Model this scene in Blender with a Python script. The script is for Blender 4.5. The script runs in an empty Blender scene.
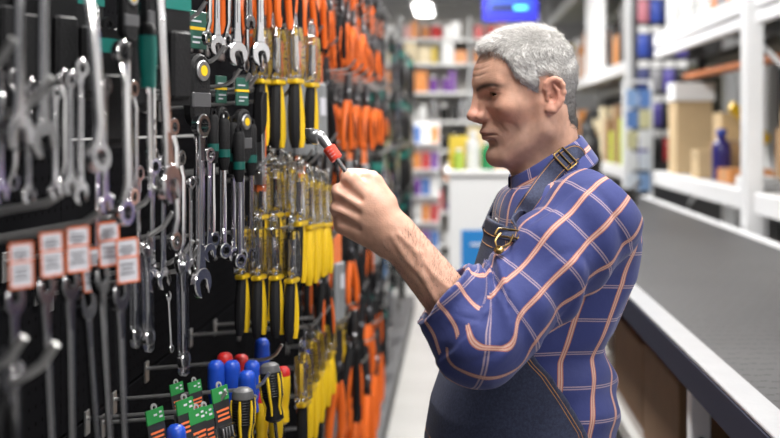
import bpy, bmesh, math, random
import numpy as np
from mathutils import Vector, Matrix

random.seed(7)
RNG = np.random.default_rng(11)
SC = bpy.context.scene
COL = SC.collection
PI = math.pi

# ------------------------------------------------------------------ camera, world, lights, exposure
F = 1083.0                     # focal length in pixels of the 780 px wide frame
VPX, VPY = 455.0, 127.0        # where lines along the aisle meet
EYE = 1.55                     # camera height
cam_d = bpy.data.cameras.new('camera')
cam = bpy.data.objects.new('camera', cam_d)
COL.objects.link(cam)
cam.location = (0, 0, EYE)
cam.rotation_euler = (PI / 2, 0, 0)
cam_d.sensor_width = 36.0
cam_d.lens = F / 780 * 36
cam_d.shift_x = (390 - VPX) / 780
cam_d.shift_y = -(219 - VPY) / 780
cam_d.clip_start = 0.02
cam_d.dof.use_dof = True
cam_d.dof.focus_distance = 1.72
cam_d.dof.aperture_fstop = 3.1
SC.camera = cam

SC.view_settings.view_transform = 'Standard'
SC.view_settings.look = 'None'
SC.view_settings.gamma = 1.0
SC.view_settings.use_curve_mapping = False
SC.view_settings.exposure = 0.22

world = bpy.data.worlds.new('world')
SC.world = world
world.use_nodes = True
wb = world.node_tree.nodes['Background']
wb.inputs[0].default_value = (0.93, 0.95, 1.0, 1)
wb.inputs[1].default_value = 0.16

CEIL = 3.6
LAMPS = [(0.10, 1.1, 1.5), (0.0, 3.6, 1.5), (0.0, 7.2, 1.5), (0.0, 10.8, 1.5), (-0.46, 15.8, 1.5),
         (2.3, 2.4, 1.5), (2.3, 6.2, 1.5), (2.3, 9.8, 1.5), (2.3, 13.2, 1.5), (2.3, -0.9, 1.5)]  # last lamp is unseen, added behind the camera to light chrome and man
for i, (x, y, l) in enumerate(LAMPS):
    ld = bpy.data.lights.new('strip_light', 'AREA')
    ld.shape = 'RECTANGLE'
    ld.size, ld.size_y = 0.26, l
    ld.energy = (56, 92, 100, 100, 70, 44, 46, 60, 62, 90)[i]
    ld.color = (1.0, 0.975, 0.94)
    lo = bpy.data.objects.new('strip_light', ld)
    COL.objects.link(lo)
    lo.location = (x, y, CEIL - 0.38)

def P(px, py, Y):
    return Vector(((px - VPX) * Y / F, Y, EYE - (py - VPY) * Y / F))

# ------------------------------------------------------------------ materials
MATS = {}
def mat(name, color=(0.5, 0.5, 0.5), rough=0.5, metal=0.0, noise=0.0, nscale=30.0, bump=0.0, bscale=80.0,
        trans=0.0, emit=None, coat=0.0, spec=0.5):
    if name in MATS: return MATS[name]
    m = bpy.data.materials.new(name); m.use_nodes = True
    nt = m.node_tree; b = nt.nodes['Principled BSDF']
    b.inputs['Base Color'].default_value = (*color, 1)
    b.inputs['Roughness'].default_value = rough
    b.inputs['Metallic'].default_value = metal
    b.inputs['Specular IOR Level'].default_value = spec
    if trans: b.inputs['Transmission Weight'].default_value = trans
    if coat: b.inputs['Coat Weight'].default_value = coat
    if emit:
        b.inputs['Emission Color'].default_value = (*color, 1)
        b.inputs['Emission Strength'].default_value = emit
    if noise or bump:
        tc = nt.nodes.new('ShaderNodeTexCoord')
        nz = nt.nodes.new('ShaderNodeTexNoise'); nz.inputs['Scale'].default_value = nscale
        nz.inputs['Detail'].default_value = 4
        nt.links.new(tc.outputs['Object'], nz.inputs['Vector'])
        if noise:
            mx = nt.nodes.new('ShaderNodeMix'); mx.data_type = 'RGBA'
            mx.inputs[6].default_value = (*[c * (1 - noise) for c in color], 1)
            mx.inputs[7].default_value = (*[min(1, c * (1 + noise)) for c in color], 1)
            nt.links.new(nz.outputs['Fac'], mx.inputs[0])
            nt.links.new(mx.outputs[2], b.inputs['Base Color'])
        if bump:
            n2 = nt.nodes.new('ShaderNodeTexNoise'); n2.inputs['Scale'].default_value = bscale
            nt.links.new(tc.outputs['Object'], n2.inputs['Vector'])
            bp = nt.nodes.new('ShaderNodeBump'); bp.inputs['Strength'].default_value = bump
            bp.inputs['Distance'].default_value = 0.01
            nt.links.new(n2.outputs['Fac'], bp.inputs['Height'])
            nt.links.new(bp.outputs[0], b.inputs['Normal'])
    MATS[name] = m
    return m

class NT:
    """Small helper to write math node chains."""
    def __init__(s, m): s.nt = m.node_tree
    def n(s, t): return s.nt.nodes.new(t)
    def set(s, sock, v):
        if isinstance(v, bpy.types.NodeSocket): s.nt.links.new(v, sock)
        else: sock.default_value = v
    def math(s, op, a, b=None, c=None, clamp=False):
        q = s.n('ShaderNodeMath'); q.operation = op; q.use_clamp = clamp
        s.set(q.inputs[0], a)
        if b is not None: s.set(q.inputs[1], b)
        if c is not None: s.set(q.inputs[2], c)
        return q.outputs[0]
    def mix(s, f, a, b):
        q = s.n('ShaderNodeMix'); q.data_type = 'RGBA'
        s.set(q.inputs[0], f)
        for i, v in ((6, a), (7, b)):
            s.set(q.inputs[i], v if isinstance(v, bpy.types.NodeSocket) else (*v, 1))
        return q.outputs[2]

# ------------------------------------------------------------------ mesh helpers
class MB:
    def __init__(s): s.v = []; s.f = []
    def add(s, vs, fs):
        o = len(s.v); s.v.extend([tuple(v) for v in vs]); s.f.extend([tuple(i + o for i in f) for f in fs]); return s
    def box(s, c, d, bevel=0.0, rz=0.0):
        bm = bmesh.new(); bmesh.ops.create_cube(bm, size=1)
        for v in bm.verts: v.co = Vector((v.co.x * d[0], v.co.y * d[1], v.co.z * d[2]))
        if bevel: bmesh.ops.bevel(bm, geom=bm.edges[:], offset=bevel, segments=1, affect='EDGES', profile=0.5)
        R = Matrix.Rotation(rz, 3, 'Z')
        bm.verts.index_update()
        s.add([R @ v.co + Vector(c) for v in bm.verts], [[v.index for v in f.verts] for f in bm.faces])
        bm.free(); return s
    def tube(s, pts, r, n=8, caps=True, flat=1.0, up=None):
        pts = [Vector(p) for p in pts]
        rs = r if isinstance(r, (list, tuple)) else [r] * len(pts)
        t0 = (pts[1] - pts[0]).normalized()
        a = Vector(up) if up else (Vector((0, 0, 1)) if abs(t0.z) < 0.9 else Vector((1, 0, 0)))
        a = (a - t0 * a.dot(t0)).normalized()
        vs = []
        for i, p in enumerate(pts):
            t = (pts[min(i + 1, len(pts) - 1)] - pts[max(i - 1, 0)]).normalized()
            a = (a - t * a.dot(t)).normalized(); b = t.cross(a)
            for k in range(n):
                q = 2 * PI * k / n
                vs.append(p + a * (math.cos(q) * rs[i]) + b * (math.sin(q) * rs[i] * flat))
        fs = [(i * n + k, i * n + (k + 1) % n, (i + 1) * n + (k + 1) % n, (i + 1) * n + k)
              for i in range(len(pts) - 1) for k in range(n)]
        if caps: fs += [tuple(range(n - 1, -1, -1)), tuple(range((len(pts) - 1) * n, len(pts) * n))]
        return s.add(vs, fs)
    def lathe(s, prof, n=12, c=(0, 0, 0), axis='Z'):
        """prof: (radius, height) list along the axis."""
        vs = []
        for r, h in prof:
            for k in range(n):
                q = 2 * PI * k / n
                x, y = r * math.cos(q), r * math.sin(q)
                v = {'Z': (x, y, h), 'X': (h, x, y), 'Y': (x, h, -y)}[axis]
                vs.append((v[0] + c[0], v[1] + c[1], v[2] + c[2]))
        fs = [(i * n + k, i * n + (k + 1) % n, (i + 1) * n + (k + 1) % n, (i + 1) * n + k)
              for i in range(len(prof) - 1) for k in range(n)]
        fs += [tuple(range(n - 1, -1, -1)), tuple(range((len(prof) - 1) * n, len(prof) * n))]
        return s.add(vs, fs)
    def plate(s, outline, x0, x1, hole=None, ch=0.0):
        """outline [(y, z)] counter-clockwise seen from +X, extruded from x0 to x1; hole: an outline with as many points."""
        n = len(outline)
        def inset(o, d):
            cy = sum(p[0] for p in o) / n; cz = sum(p[1] for p in o) / n
            out = []
            for i in range(n):
                a, b = Vector(o[i - 1]), Vector(o[(i + 1) % n])
                t = (b - a); nn = Vector((-t.y, t.x))
                nn = nn.normalized() if nn.length > 1e-9 else nn
                out.append((o[i][0] + nn.x * d, o[i][1] + nn.y * d))
            return out
        rings = []
        if ch:
            i_ = inset(outline, ch)
            rings = [(x0, i_), (x0 + ch, outline), (x1 - ch, outline), (x1, i_)]
        else: rings = [(x0, outline), (x1, outline)]
        vs = [(x, y, z) for x, o in rings for y, z in o]
        m = len(rings)
        fs = [(i * n + k, i * n + (k + 1) % n, (i + 1) * n + (k + 1) % n, (i + 1) * n + k) for i in range(m - 1) for k in range(n)]
        if hole is None:
            fs += [tuple(range(n - 1, -1, -1)), tuple(range((m - 1) * n, m * n))]
        else:
            o = len(vs)
            vs += [(x0, y, z) for y, z in hole] + [(x1, y, z) for y, z in hole]
            T = (m - 1) * n
            for k in range(n):
                k2 = (k + 1) % n
                fs += [(k2, k, o + k, o + k2), (T + k, T + k2, o + n + k2, o + n + k), (o + k2, o + k, o + n + k, o + n + k2)]
        return s.add(vs, fs)
    def mesh(s, name, m, smooth=True, angle=35):
        me = bpy.data.meshes.new(name)
        me.from_pydata(s.v, [], s.f); me.update()
        bm = bmesh.new(); bm.from_mesh(me)
        bmesh.ops.recalc_face_normals(bm, faces=bm.faces[:]); bm.to_mesh(me); bm.free()
        if m: me.materials.append(m)
        if smooth: me.shade_auto(angle) if hasattr(me, 'shade_auto') else smooth_angle(me, angle)
        return me
    def obj(s, name, m, parent=None, smooth=True, angle=35, label=None, kind=None):
        return link(name, s.mesh(name, m, smooth, angle), parent, label=label, kind=kind)

def smooth_angle(me, angle):
    me.polygons.foreach_set('use_smooth', [True] * len(me.polygons))
    bm = bmesh.new(); bm.from_mesh(me); ca = math.radians(angle)
    for e in bm.edges:
        e.smooth = not (len(e.link_faces) == 2 and e.calc_face_angle(0) > ca)
    bm.to_mesh(me); bm.free()

def link(name, me, parent=None, loc=None, rot=None, label=None, kind=None):
    o = bpy.data.objects.new(name, me); COL.objects.link(o)
    if parent: o.parent = parent
    if loc is not None: o.location = loc
    if rot is not None: o.rotation_euler = rot
    if label: o['label'] = label
    if kind: o['kind'] = kind
    return o

def tag(o, label, cat, group=None, kind=None):
    o['label'] = label; o['category'] = cat
    if group: o['group'] = group
    if kind: o['kind'] = kind
    return o

def thing(name, label, cat, loc=(0, 0, 0), rot=(0, 0, 0), group=None, scale=1.0):
    o = bpy.data.objects.new(name, None); COL.objects.link(o)
    o.empty_display_size = 0.05
    o.location = loc; o.rotation_euler = rot; o.scale = (scale,) * 3
    return tag(o, label, cat, group)

def struct(o): o['kind'] = 'structure'; return o

# ------------------------------------------------------------------ implicit surfaces (numpy), used for the person
def smin(a, b, k):
    h = np.maximum(k - np.abs(a - b), 0) / k
    return np.minimum(a, b) - h * h * k * 0.25
def smax(a, b, k): return -smin(-a, -b, k)
def ell(p, c, r):
    q = (p - np.array(c)); r = np.array(r)
    k0 = np.sqrt(((q / r) ** 2).sum(-1)); k1 = np.sqrt(((q / (r * r)) ** 2).sum(-1)) + 1e-9
    return k0 * (k0 - 1) / k1
def sph(p, c, r): return np.sqrt(((p - np.array(c)) ** 2).sum(-1)) - r
def cap(p, a, b, ra, rb=None):
    a = np.array(a, float); b = np.array(b, float); rb = ra if rb is None else rb
    ba = b - a; pa = p - a
    h = np.clip((pa @ ba) / (ba @ ba), 0, 1)
    return np.sqrt(((pa - h[:, None] * ba) ** 2).sum(-1)) - (ra + (rb - ra) * h)
def chain(p, pts, rs, k=None):
    d = None
    for i in range(len(pts) - 1):
        c = cap(p, pts[i], pts[i + 1], rs[i], rs[i + 1])
        d = c if d is None else (np.minimum(d, c) if k is None else smin(d, c, k))
    return d
def sm(x, a, b):
    t = np.clip((x - a) / (b - a), 0, 1); return t * t * (3 - 2 * t)
def surf(f, lo, hi, h, lip=1.3):
    B = 8
    lo = np.array(lo, float); n = np.ceil((np.array(hi) - lo) / (h * B)).astype(int); N = n * B
    ci = np.stack(np.meshgrid(*[np.arange(k) for k in n], indexing='ij'), -1).reshape(-1, 3)
    cf = f(lo + (ci * B + (B - 1) / 2) * h)
    act = np.abs(cf) < B * h * 0.9 * lip
    G = np.repeat(np.repeat(np.repeat(np.where(cf < 0, -1.0, 1.0).reshape(n), B, 0), B, 1), B, 2).astype(np.float32)
    off = np.stack(np.meshgrid(*[np.arange(B)] * 3, indexing='ij'), -1).reshape(-1, 3)
    A = ci[act] * B
    for s in range(0, len(A), 600):
        idx = (A[s:s + 600, None, :] + off[None]).reshape(-1, 3)
        G[idx[:, 0], idx[:, 1], idx[:, 2]] = f(lo + idx * h)
    S = G < 0
    sl = [slice(0, -1), slice(1, None)]
    cnt = sum(S[sl[a], sl[b], sl[c]].astype(np.int8) for a in (0, 1) for b in (0, 1) for c in (0, 1))
    cells = np.argwhere((cnt > 0) & (cnt < 8))
    cid = np.full(cnt.shape, -1, np.int64); cid[tuple(cells.T)] = np.arange(len(cells))
    acc = np.zeros((len(cells), 3)); num = np.zeros(len(cells))
    cor = [(a, b, c) for a in (0, 1) for b in (0, 1) for c in (0, 1)]
    val = {q: G[cells[:, 0] + q[0], cells[:, 1] + q[1], cells[:, 2] + q[2]] for q in cor}
    for q in cor:
        for ax in range(3):
            if q[ax]: continue
            r = list(q); r[ax] = 1; r = tuple(r)
            a, b = val[q], val[r]; m = (a < 0) != (b < 0)
            t = np.where(m, a / np.where(m, a - b, 1), 0)
            pt = np.array(q, float)[None] + t[:, None] * (np.array(r) - np.array(q))[None]
            acc += pt * m[:, None]; num += m
    V = lo + (cells + acc / num[:, None]) * h
    faces = []
    for ax in range(3):
        u, w = (ax + 1) % 3, (ax + 2) % 3
        s0 = [slice(None)] * 3; s1 = [slice(None)] * 3
        s0[ax] = slice(0, -1); s1[ax] = slice(1, None)
        e = np.argwhere(S[tuple(s0)] != S[tuple(s1)])
        e = e[(e[:, u] > 0) & (e[:, w] > 0) & (e[:, u] < N[u] - 1) & (e[:, w] < N[w] - 1)]
        if not len(e): continue
        fl = S[e[:, 0], e[:, 1], e[:, 2]]
        def c(du, dw):
            i = e.copy(); i[:, u] += du; i[:, w] += dw
            return cid[i[:, 0], i[:, 1], i[:, 2]]
        q = np.stack([c(-1, -1), c(0, -1), c(0, 0), c(-1, 0)], 1)
        q[~fl] = q[~fl][:, ::-1]
        faces.append(q[(q >= 0).all(1)])
    return V, np.concatenate(faces)

def npmesh(name, V, Q, m=None, smooth=True):
    me = bpy.data.meshes.new(name)
    V = np.asarray(V, np.float32); Q = np.asarray(Q, np.int32); k = Q.shape[1]
    me.vertices.add(len(V)); me.vertices.foreach_set('co', V.ravel())
    me.loops.add(Q.size); me.loops.foreach_set('vertex_index', Q.ravel())
    me.polygons.add(len(Q)); me.polygons.foreach_set('loop_start', np.arange(0, Q.size, k, dtype=np.int32))
    me.update(calc_edges=True); me.validate()
    if smooth: me.polygons.foreach_set('use_smooth', np.ones(len(me.polygons), bool))
    if m: me.materials.append(m)
    return me
def vattr(me, name, data, kind):
    a = me.attributes.new(name, kind, 'POINT')
    if kind == 'FLOAT_COLOR':
        d = np.ones((len(data), 4), np.float32); d[:, :3] = data; a.data.foreach_set('color', d.ravel())
    elif kind == 'FLOAT_VECTOR': a.data.foreach_set('vector', np.asarray(data, np.float32).ravel())
    else: a.data.foreach_set('value', np.asarray(data, np.float32).ravel())
# ------------------------------------------------------------------ THE PERSON
def basis(yaw, pitch=0.0):
    c, s = math.cos(yaw), math.sin(yaw)
    f0 = np.array([-c, -s, 0]); l = np.array([s, -c, 0]); z = np.array([0, 0, 1.0])
    cp, sp = math.cos(pitch), math.sin(pitch)
    return f0 * cp - z * sp, l, z * cp + f0 * sp
R_ = math.radians
HF, HL, HU = basis(R_(15), R_(12))
CANAL = np.array(P(547, 98, 1.755))
HC = CANAL - 0.075 * HL
HB = np.stack([HF, HL, HU], 1)
def to_head(p): return ((p - HC) @ HB) * 1000
def from_head(q): return HC + (np.asarray(q, float) / 1000) @ HB.T
TF, TL, TU = basis(R_(6))
TC = np.array([0.0, 1.84, 0.0])

EYE_C = np.array([64.5, 34.0, 25.0])
def ear_sdf(q):
    # local ear plane: centre (-9, 75, -2), leaning back and standing off the skull
    e = q - np.array([-8.0, 76.0, 2.0])
    a = R_(-12); ca, sa = math.cos(a), math.sin(a)
    x = e[:, 0] * ca - e[:, 2] * sa; z = e[:, 0] * sa + e[:, 2] * ca
    y = e[:, 1] + x * 0.38                      # back of the ear stands out
    p = np.stack([x, y, z], 1) / 0.88
    rim = [(8, 2, 2), (10.5, 3, 12), (9, 5, 22), (3, 6, 29), (-4, 6.5, 31), (-12, 6.5, 27), (-17, 6, 19), (-19, 5, 6), (-16, 4, -8), (-10, 3, -18), (-3, 2, -27), (5, 1, -26), (7, 0, -17)]
    d = chain(p, rim, [3.4, 3.4, 3.5, 3.6, 3.7, 3.7, 3.7, 3.6, 3.6, 4.5, 5.5, 4.5, 3.5], 7)
    base = np.maximum(ell(p, (-5, 1, 3), (15, 5.0, 27)), -ell(p, (-5, 7, 2), (12, 7, 22)))
    d = smin(d, base, 4)
    d = smin(d, chain(p, [(-2, 3, 20), (-9, 4, 10), (-11, 4, -2), (-7, 3, -12), (0, 2, -14)], [2.4, 3, 3, 3, 2.6], 2), 3)
    d = smin(d, cap(p, (7, 1, -6), (5, 2, 1), 3.6), 4)             # tragus
    d = smin(d, cap(p, (2, 0, -22), (-2, 1, -26), 5.5), 4)          # lobe
    d = smax(d, -ell(p, (-1, 4.5, -4), (6, 6.5, 9)), 3)             # concha
    return d * 0.88
def head_sdf(pw):
    q = to_head(pw); q[:, 1] = np.abs(q[:, 1])
    x, y, z = q.T
    d = ell(q, (2, 0, 40), (84, 75, 73))
    d = smin(d, ell(q, (25, 0, 46), (66, 65, 55)), 18)              # forehead
    d = smin(d, ell(q, (38, 0, -4), (48, 60, 58)), 20)              # mid face
    d = smin(d, ell(q, (40, 0, -58), (44, 46, 34)), 20)             # jaw mass
    d = smin(d, cap(q, (2, 58, -8), (6, 54, -48), 13, 14), 16)      # ramus
    d = smin(d, cap(q, (8, 53, -52), (68, 20, -82), 13, 15), 18)    # jaw line
    d = smin(d, ell(q, (77, 0, -81), (22, 24, 19)), 14)             # chin
    d = smin(d, ell(q, (62, 0, -40), (36, 34, 27)), 14)             # muzzle
    d = smin(d, ell(q, (54, 47, -2), (24, 19, 17)), 16)             # cheekbone
    d = smax(d, -ell(q, (93, 35, 23), (19, 20, 11.5)), 12)            # socket
    d = smin(d, cap(q, (81, 9, 42), (63, 46, 42), 11, 9), 11)       # brow ridge
    d = smin(d, chain(q, [(88, 0, 38), (94, 0, 26), (100, 0, 10), (106, 0, -2)], [7, 6, 6.5, 7.5]), 8)   # nose bridge
    d = smin(d, cap(q, (88, 8, 8), (92, 10, -10), 6, 8), 9)        # sides of the nose
    d = smin(d, ell(q, (106.5, 0, -6.5), (11, 10, 8.6)), 6)          # tip
    d = smin(d, ell(q, (96, 12, -9.5), (9.5, 6, 6.8)), 4.5)           # wing
    d = smin(d, cap(q, (104, 0, -13.5), (96, 0, -18), 4.5), 5)
    d = smax(d, -ell(q, (99, 7, -18), (7.5, 3.4, 4.6)), 2.5)
    d = smax(d, -chain(q, [(94, 19.5, -16), (88, 20.5, -8), (86, 18.5, -1)], [1.4, 2.2, 1.0]), 4)
    # eyelids
    lid = sph(q, EYE_C, 14.4)
    d = smin(d, lid, 5)
    e = q - EYE_C
    d = smin(d, chain(q, [EYE_C + (8, -16, 2), EYE_C + (14.4, -3, 9), EYE_C + (11, 8, 8), EYE_C + (2, 17, 1)], [2.5, 3.6, 3.6, 2.8], 3), 4)     # upper lid fold
    top = 0.9 - 0.018 * e[:, 1] ** 2 - 0.06 * e[:, 1]; bot = -4.6 + 0.010 * e[:, 1] ** 2
    op = np.maximum(np.maximum(e[:, 2] - top, bot - e[:, 2]), -e[:, 0])
    op = np.maximum(op, np.sqrt((e ** 2).sum(1)) - 19)
    d = smax(d, -op, 1.6)
    d = d + 1.3 * np.exp(-((z - (EYE_C[2] + 6.5 - 0.013 * (y - 34) ** 2)) / 1.5) ** 2) * sm(y, 18, 26) * (1 - sm(y, 48, 58)) * sm(x, 42, 52)
    # mouth
    d = smin(d, chain(q, [(97, 0, -35.5), (91, 13, -38), (81, 24, -41.5)], [4.6, 4.3, 2.2]), 5)
    d = smin(d, chain(q, [(94.5, 0, -47), (89, 13, -46.5), (80, 24, -43)], [4.9, 4.4, 2.2]), 5)
    d = smax(d, -chain(q, [(103, 0, -41), (97, 12, -41.8), (87, 23, -42.4), (81, 28, -43.6)], [1.6, 1.6, 1.5, 1.2]), 3)
    d = smax(d, -cap(q, (98, 0, -58), (90, 16, -57), 5), 9)
    d = smax(d, -cap(q, (104, 0, -25), (101, 0, -30), 1.5), 4)       # philtrum
    # folds: nasolabial, cheek crease, eye corner, brow furrows
    fz = np.interp(z, [-46, -42, -24, -8], [38, 38, 32.5, 24])
    d = d + 1.4 * np.exp(-((y - fz) / 2.6) ** 2) * sm(z, -52, -40) * (1 - sm(z, -14, -4)) * sm(x, 50, 62)
    d = smax(d, -chain(q, [(89, 22, -8), (84, 29, -22), (76, 36, -40)], [1.4, 2.4, 1.2]), 6)
    crease = np.interp(z, [-66, -44, -20], [36, 46, 46])
    d = d + 1.6 * np.exp(-((y - crease) / 3.5) ** 2) * sm(z, -68, -52) * (1 - sm(z, -30, -14)) * sm(x, 40, 55)
    d = smax(d, -cap(q, (58, 53, 22), (50, 59, 17), 1.0), 3.5)
    d = smax(d, -chain(q, [(76, 22, 12), (72, 34, 9), (64, 44, 12)], [1.0, 1.2, 0.8]), 5)
    for zz in (57, 67, 77):
        d = d + 0.7 * np.exp(-((z - zz - 0.03 * y + 1.2 * np.sin(y * 0.09)) / 1.5) ** 2) * (1 - sm(y, 30, 46)) * sm(x, 55, 70)
    # temple hollow
    d = smax(d, -ell(q, (50, 84, 40), (22, 20, 20)), 16)
    d = smin(d, ear_sdf(q), 3.5)
    return d / 1000

NECK = [np.array([0.150, 1.80, 1.47]), np.array([0.165, 1.835, 1.44])]
def neck_sdf(p):
    a = from_head((-14, 0, -20)); b = np.array([0.168, 1.835, 1.44])
    d = cap(p, a, b, 0.053, 0.054)
    d = smin(d, cap(p, from_head((34, 0, -66)), b + TF * 0.030, 0.030, 0.030), 0.03)
    for s in (1, -1):
        d = smin(d, cap(p, from_head((-18, 48 * s, -30)), b + TF * 0.04 + TL * 0.02 * s, 0.012, 0.012), 0.025)   # sternomastoid
    return d

ZT = np.array([0.80, 0.90, 1.022, 1.086, 1.188, 1.256, 1.307, 1.358, 1.40, 1.443, 1.49])
CXT = np.array([0.120, 0.117, 0.115, 0.118, 0.127, 0.152, 0.172, 0.184, 0.183, 0.172, 0.165])
AT = np.array([0.130, 0.140, 0.146, 0.139, 0.113, 0.117, 0.119, 0.115, 0.108, 0.094, 0.06])
BT = np.array([0.185, 0.185, 0.183, 0.178, 0.172, 0.178, 0.182, 0.180, 0.170, 0.130, 0.08])
def torso_uvw(p):
    z = p[:, 2]
    cx = np.interp(z, ZT, CXT)
    r = p[:, :2] - np.stack([cx, np.full_like(cx, TC[1])], 1)
    return r @ TF[:2], r @ TL[:2], z
def torso_sdf(p, grow=0.0):
    f, l, z = torso_uvw(p)
    a = np.interp(z, ZT, AT) + grow; b = np.interp(z, ZT, BT) + grow
    n = 2.4
    k = ((np.abs(f) / a) ** n + (np.abs(l) / b) ** n) ** (1 / n) + 1e-9
    g = ((np.abs(f) / a) ** (n - 1) / a) ** 2 + ((np.abs(l) / b) ** (n - 1) / b) ** 2
    side = (k - 1) * k ** (n - 1) / np.sqrt(g + 1e-6)
    side = np.where(k < 0.5, -np.minimum(a, b) * 0.5, np.clip(side, -0.1, 0.5))
    return smax(side, np.maximum(z - 1.452 - grow, 0.80 - z), 0.06)

SH_L = np.array(P(592, 219, 1.665)); EL_L = np.array(P(480, 338, 1.585)); WR_L = np.array(P(395, 233, 1.585))
SH_R = np.array([0.172, 2.000, 1.39]); EL_R = np.array([0.200, 2.065, 1.11]); WR_R = np.array([0.150, 2.06, 0.86])
def hand_pts():
    """Metacarpal heads of the left hand, index to little finger."""
    return [np.array(P(350, 180, 1.585)), np.array(P(340.5, 193, 1.580)), np.array(P(339, 209, 1.583)), np.array(P(343, 225, 1.592))]
def arm_sdf(p, which, grow=0.0):
    if which == 'L':
        d = cap(p, SH_L, EL_L, 0.058 + grow, 0.044 + grow)
        m = EL_L * 0.72 + WR_L * 0.28
        d = smin(d, chain(p, [EL_L, m, WR_L], [0.040 + grow, 0.0365 + grow, 0.0305 + grow], 0.01), 0.03)
    else:
        d = cap(p, SH_R, EL_R, 0.056 + grow, 0.043 + grow)
        m = EL_R * 0.72 + WR_R * 0.28
        d = smin(d, chain(p, [EL_R, m, WR_R], [0.042 + grow, 0.042 + grow, 0.029 + grow], 0.01), 0.03)
    return d
def left_hand_sdf(p):
    M = hand_pts()
    k0 = [np.array(P(384, 208, 1.578)), np.array(P(384, 220, 1.574)), np.array(P(384, 232, 1.576)), np.array(P(384, 245, 1.582))]
    d = None
    for i in range(4):
        c = cap(p, k0[i], M[i], 0.0165, 0.0115 if i < 3 else 0.0105)
        d = c if d is None else smin(d, c, 0.016)
    # back of the hand is filled towards the palm
    pc = (sum(M) + sum(k0)) / 8 + np.array([0.0, 0.016, -0.003])
    d = smin(d, ell((p - pc) @ np.stack([TFH, TNH, TUH], 1), (0, 0, 0), (0.050, 0.021, 0.040)), 0.014)
    # knuckles
    for i, m in enumerate(M):
        d = smin(d, sph(p, m + np.array([0.001, -0.004, 0.001]), 0.0108 - 0.0006 * i), 0.006)
    # fingers close round the handle behind: proximal, middle and end pieces
    L = [(0.044, 0.027, 0.020), (0.048, 0.030, 0.021), (0.045, 0.028, 0.020), (0.036, 0.021, 0.018)]
    for i, m in enumerate(M):
        spread = np.array([0, 0, (0.004, 0.001, -0.002, -0.004)[i]])
        d1 = np.array([-0.16, 0.98, -0.02]); d1 /= np.linalg.norm(d1)
        d2 = np.array([0.78, 0.60, 0.02]); d2 /= np.linalg.norm(d2)
        d3 = np.array([0.80, -0.58, 0.0]); d3 /= np.linalg.norm(d3)
        a = m + d1 * L[i][0] + spread; b = a + d2 * L[i][1]; c = b + d3 * L[i][2]
        g = chain(p, [m, a, b, c], [0.0120, 0.0112, 0.0098, 0.0082], 0.003)
        d = smin(d, g, 0.005)
    # thumb leaves the side of the palm and presses on the handle
    T = [np.array(P(384, 203, 1.588)), np.array(P(373, 184, 1.600)), np.array(P(357, 180, 1.637)), np.array(P(346, 182, 1.652))]
    d = smin(d, chain(p, T, [0.019, 0.0155, 0.0115, 0.0095], 0.006), 0.010)
    # tendons and veins on the back
    for i in range(4):
        w = np.array([0, -0.0125 if i in (1, 2) else -0.0105, 0.001])
        d = smin(d, cap(p, k0[i] * 0.75 + M[i] * 0.25 + w * 0.75, M[i] + w * 0.62, 0.0026, 0.0034), 0.007)
    for i in range(3):
        mm = (M[i] + M[i + 1]) / 2 + np.array([-0.003, -0.0125, 0.0]); kk = (k0[i] + k0[i + 1]) / 2 + np.array([0, -0.016, 0])
        d = smax(d, -cap(p, mm, mm * 0.55 + kk * 0.45, 0.0050, 0.0015), 0.009)
    return d
_M = hand_pts()
TFH = (_M[1] + _M[2]) / 2 - np.array(P(384, 226, 1.576)); TFH /= np.linalg.norm(TFH)
TUH = _M[0] - _M[3]; TUH -= TFH * (TUH @ TFH); TUH /= np.linalg.norm(TUH)
TNH = np.cross(TUH, TFH)
def right_hand_sdf(p):
    d = ell(p, WR_R + (-0.012, 0.0, -0.055), (0.042, 0.017, 0.052))
    for i in range(4):
        x = WR_R + (-0.040 + 0.021 * i, 0.0, -0.095)
        l = (0.040, 0.046, 0.043, 0.034)[i]
        a = x + (-0.004, -0.006, -l); b = a + (0.002, -0.018, -l * 0.6)
        d = smin(d, chain(p, [x, a, b], [0.0095, 0.0088, 0.0078]), 0.004)
    t = [WR_R + (-0.03, -0.004, -0.02), WR_R + (-0.055, -0.014, -0.055), WR_R + (-0.058, -0.022, -0.09)]
    return smin(d, chain(p, t, [0.014, 0.0115, 0.0095], 0.004), 0.008)

HIP = {s: np.array([0.118, 1.84 - 0.09 * s, 0.86]) for s in (1, -1)}
KNEE = {s: np.array([0.100, 1.84 - 0.10 * s, 0.47]) for s in (1, -1)}
ANK = {s: np.array([0.135, 1.84 - 0.11 * s, 0.09]) for s in (1, -1)}
def legs_sdf(p, grow=0.0, lo=0.0):
    d = ell(p, (0.118, 1.84, 0.88), (0.135 + grow, 0.175 + grow, 0.12 + grow))
    for s in (1, -1):
        d = smin(d, cap(p, HIP[s], KNEE[s], 0.088 + grow, 0.058 + grow), 0.03)
        d = smin(d, cap(p, KNEE[s], ANK[s], 0.056 + grow, 0.036 + grow * 1.6), 0.03)
    return d
def body_sdf(p):
    d = torso_sdf(p)
    d = smin(d, neck_sdf(p), 0.03)
    for s in ('L', 'R'): d = smin(d, arm_sdf(p, s), 0.04)
    d = smin(d, right_hand_sdf(p), 0.012)
    d = smin(d, legs_sdf(p), 0.03)
    for s in (1, -1):
        d = smin(d, ell(p, ANK[s] + (-0.07, 0, -0.045), (0.12, 0.042, 0.036)), 0.03)
    return d
def bump_noise(p, s, seed=0):
    q = p * s
    return (np.sin(q[:, 0] * 1.3 + 2.1 * np.sin(q[:, 1] * 0.9 + seed) + seed) * np.sin(q[:, 1] * 1.1 + 1.7 * np.sin(q[:, 2] * 1.2 + 1.3 * seed))
            + np.sin(q[:, 2] * 1.7 + 1.3 * np.sin(q[:, 0] * 0.8 + 2 * seed) + 0.5))

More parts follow.
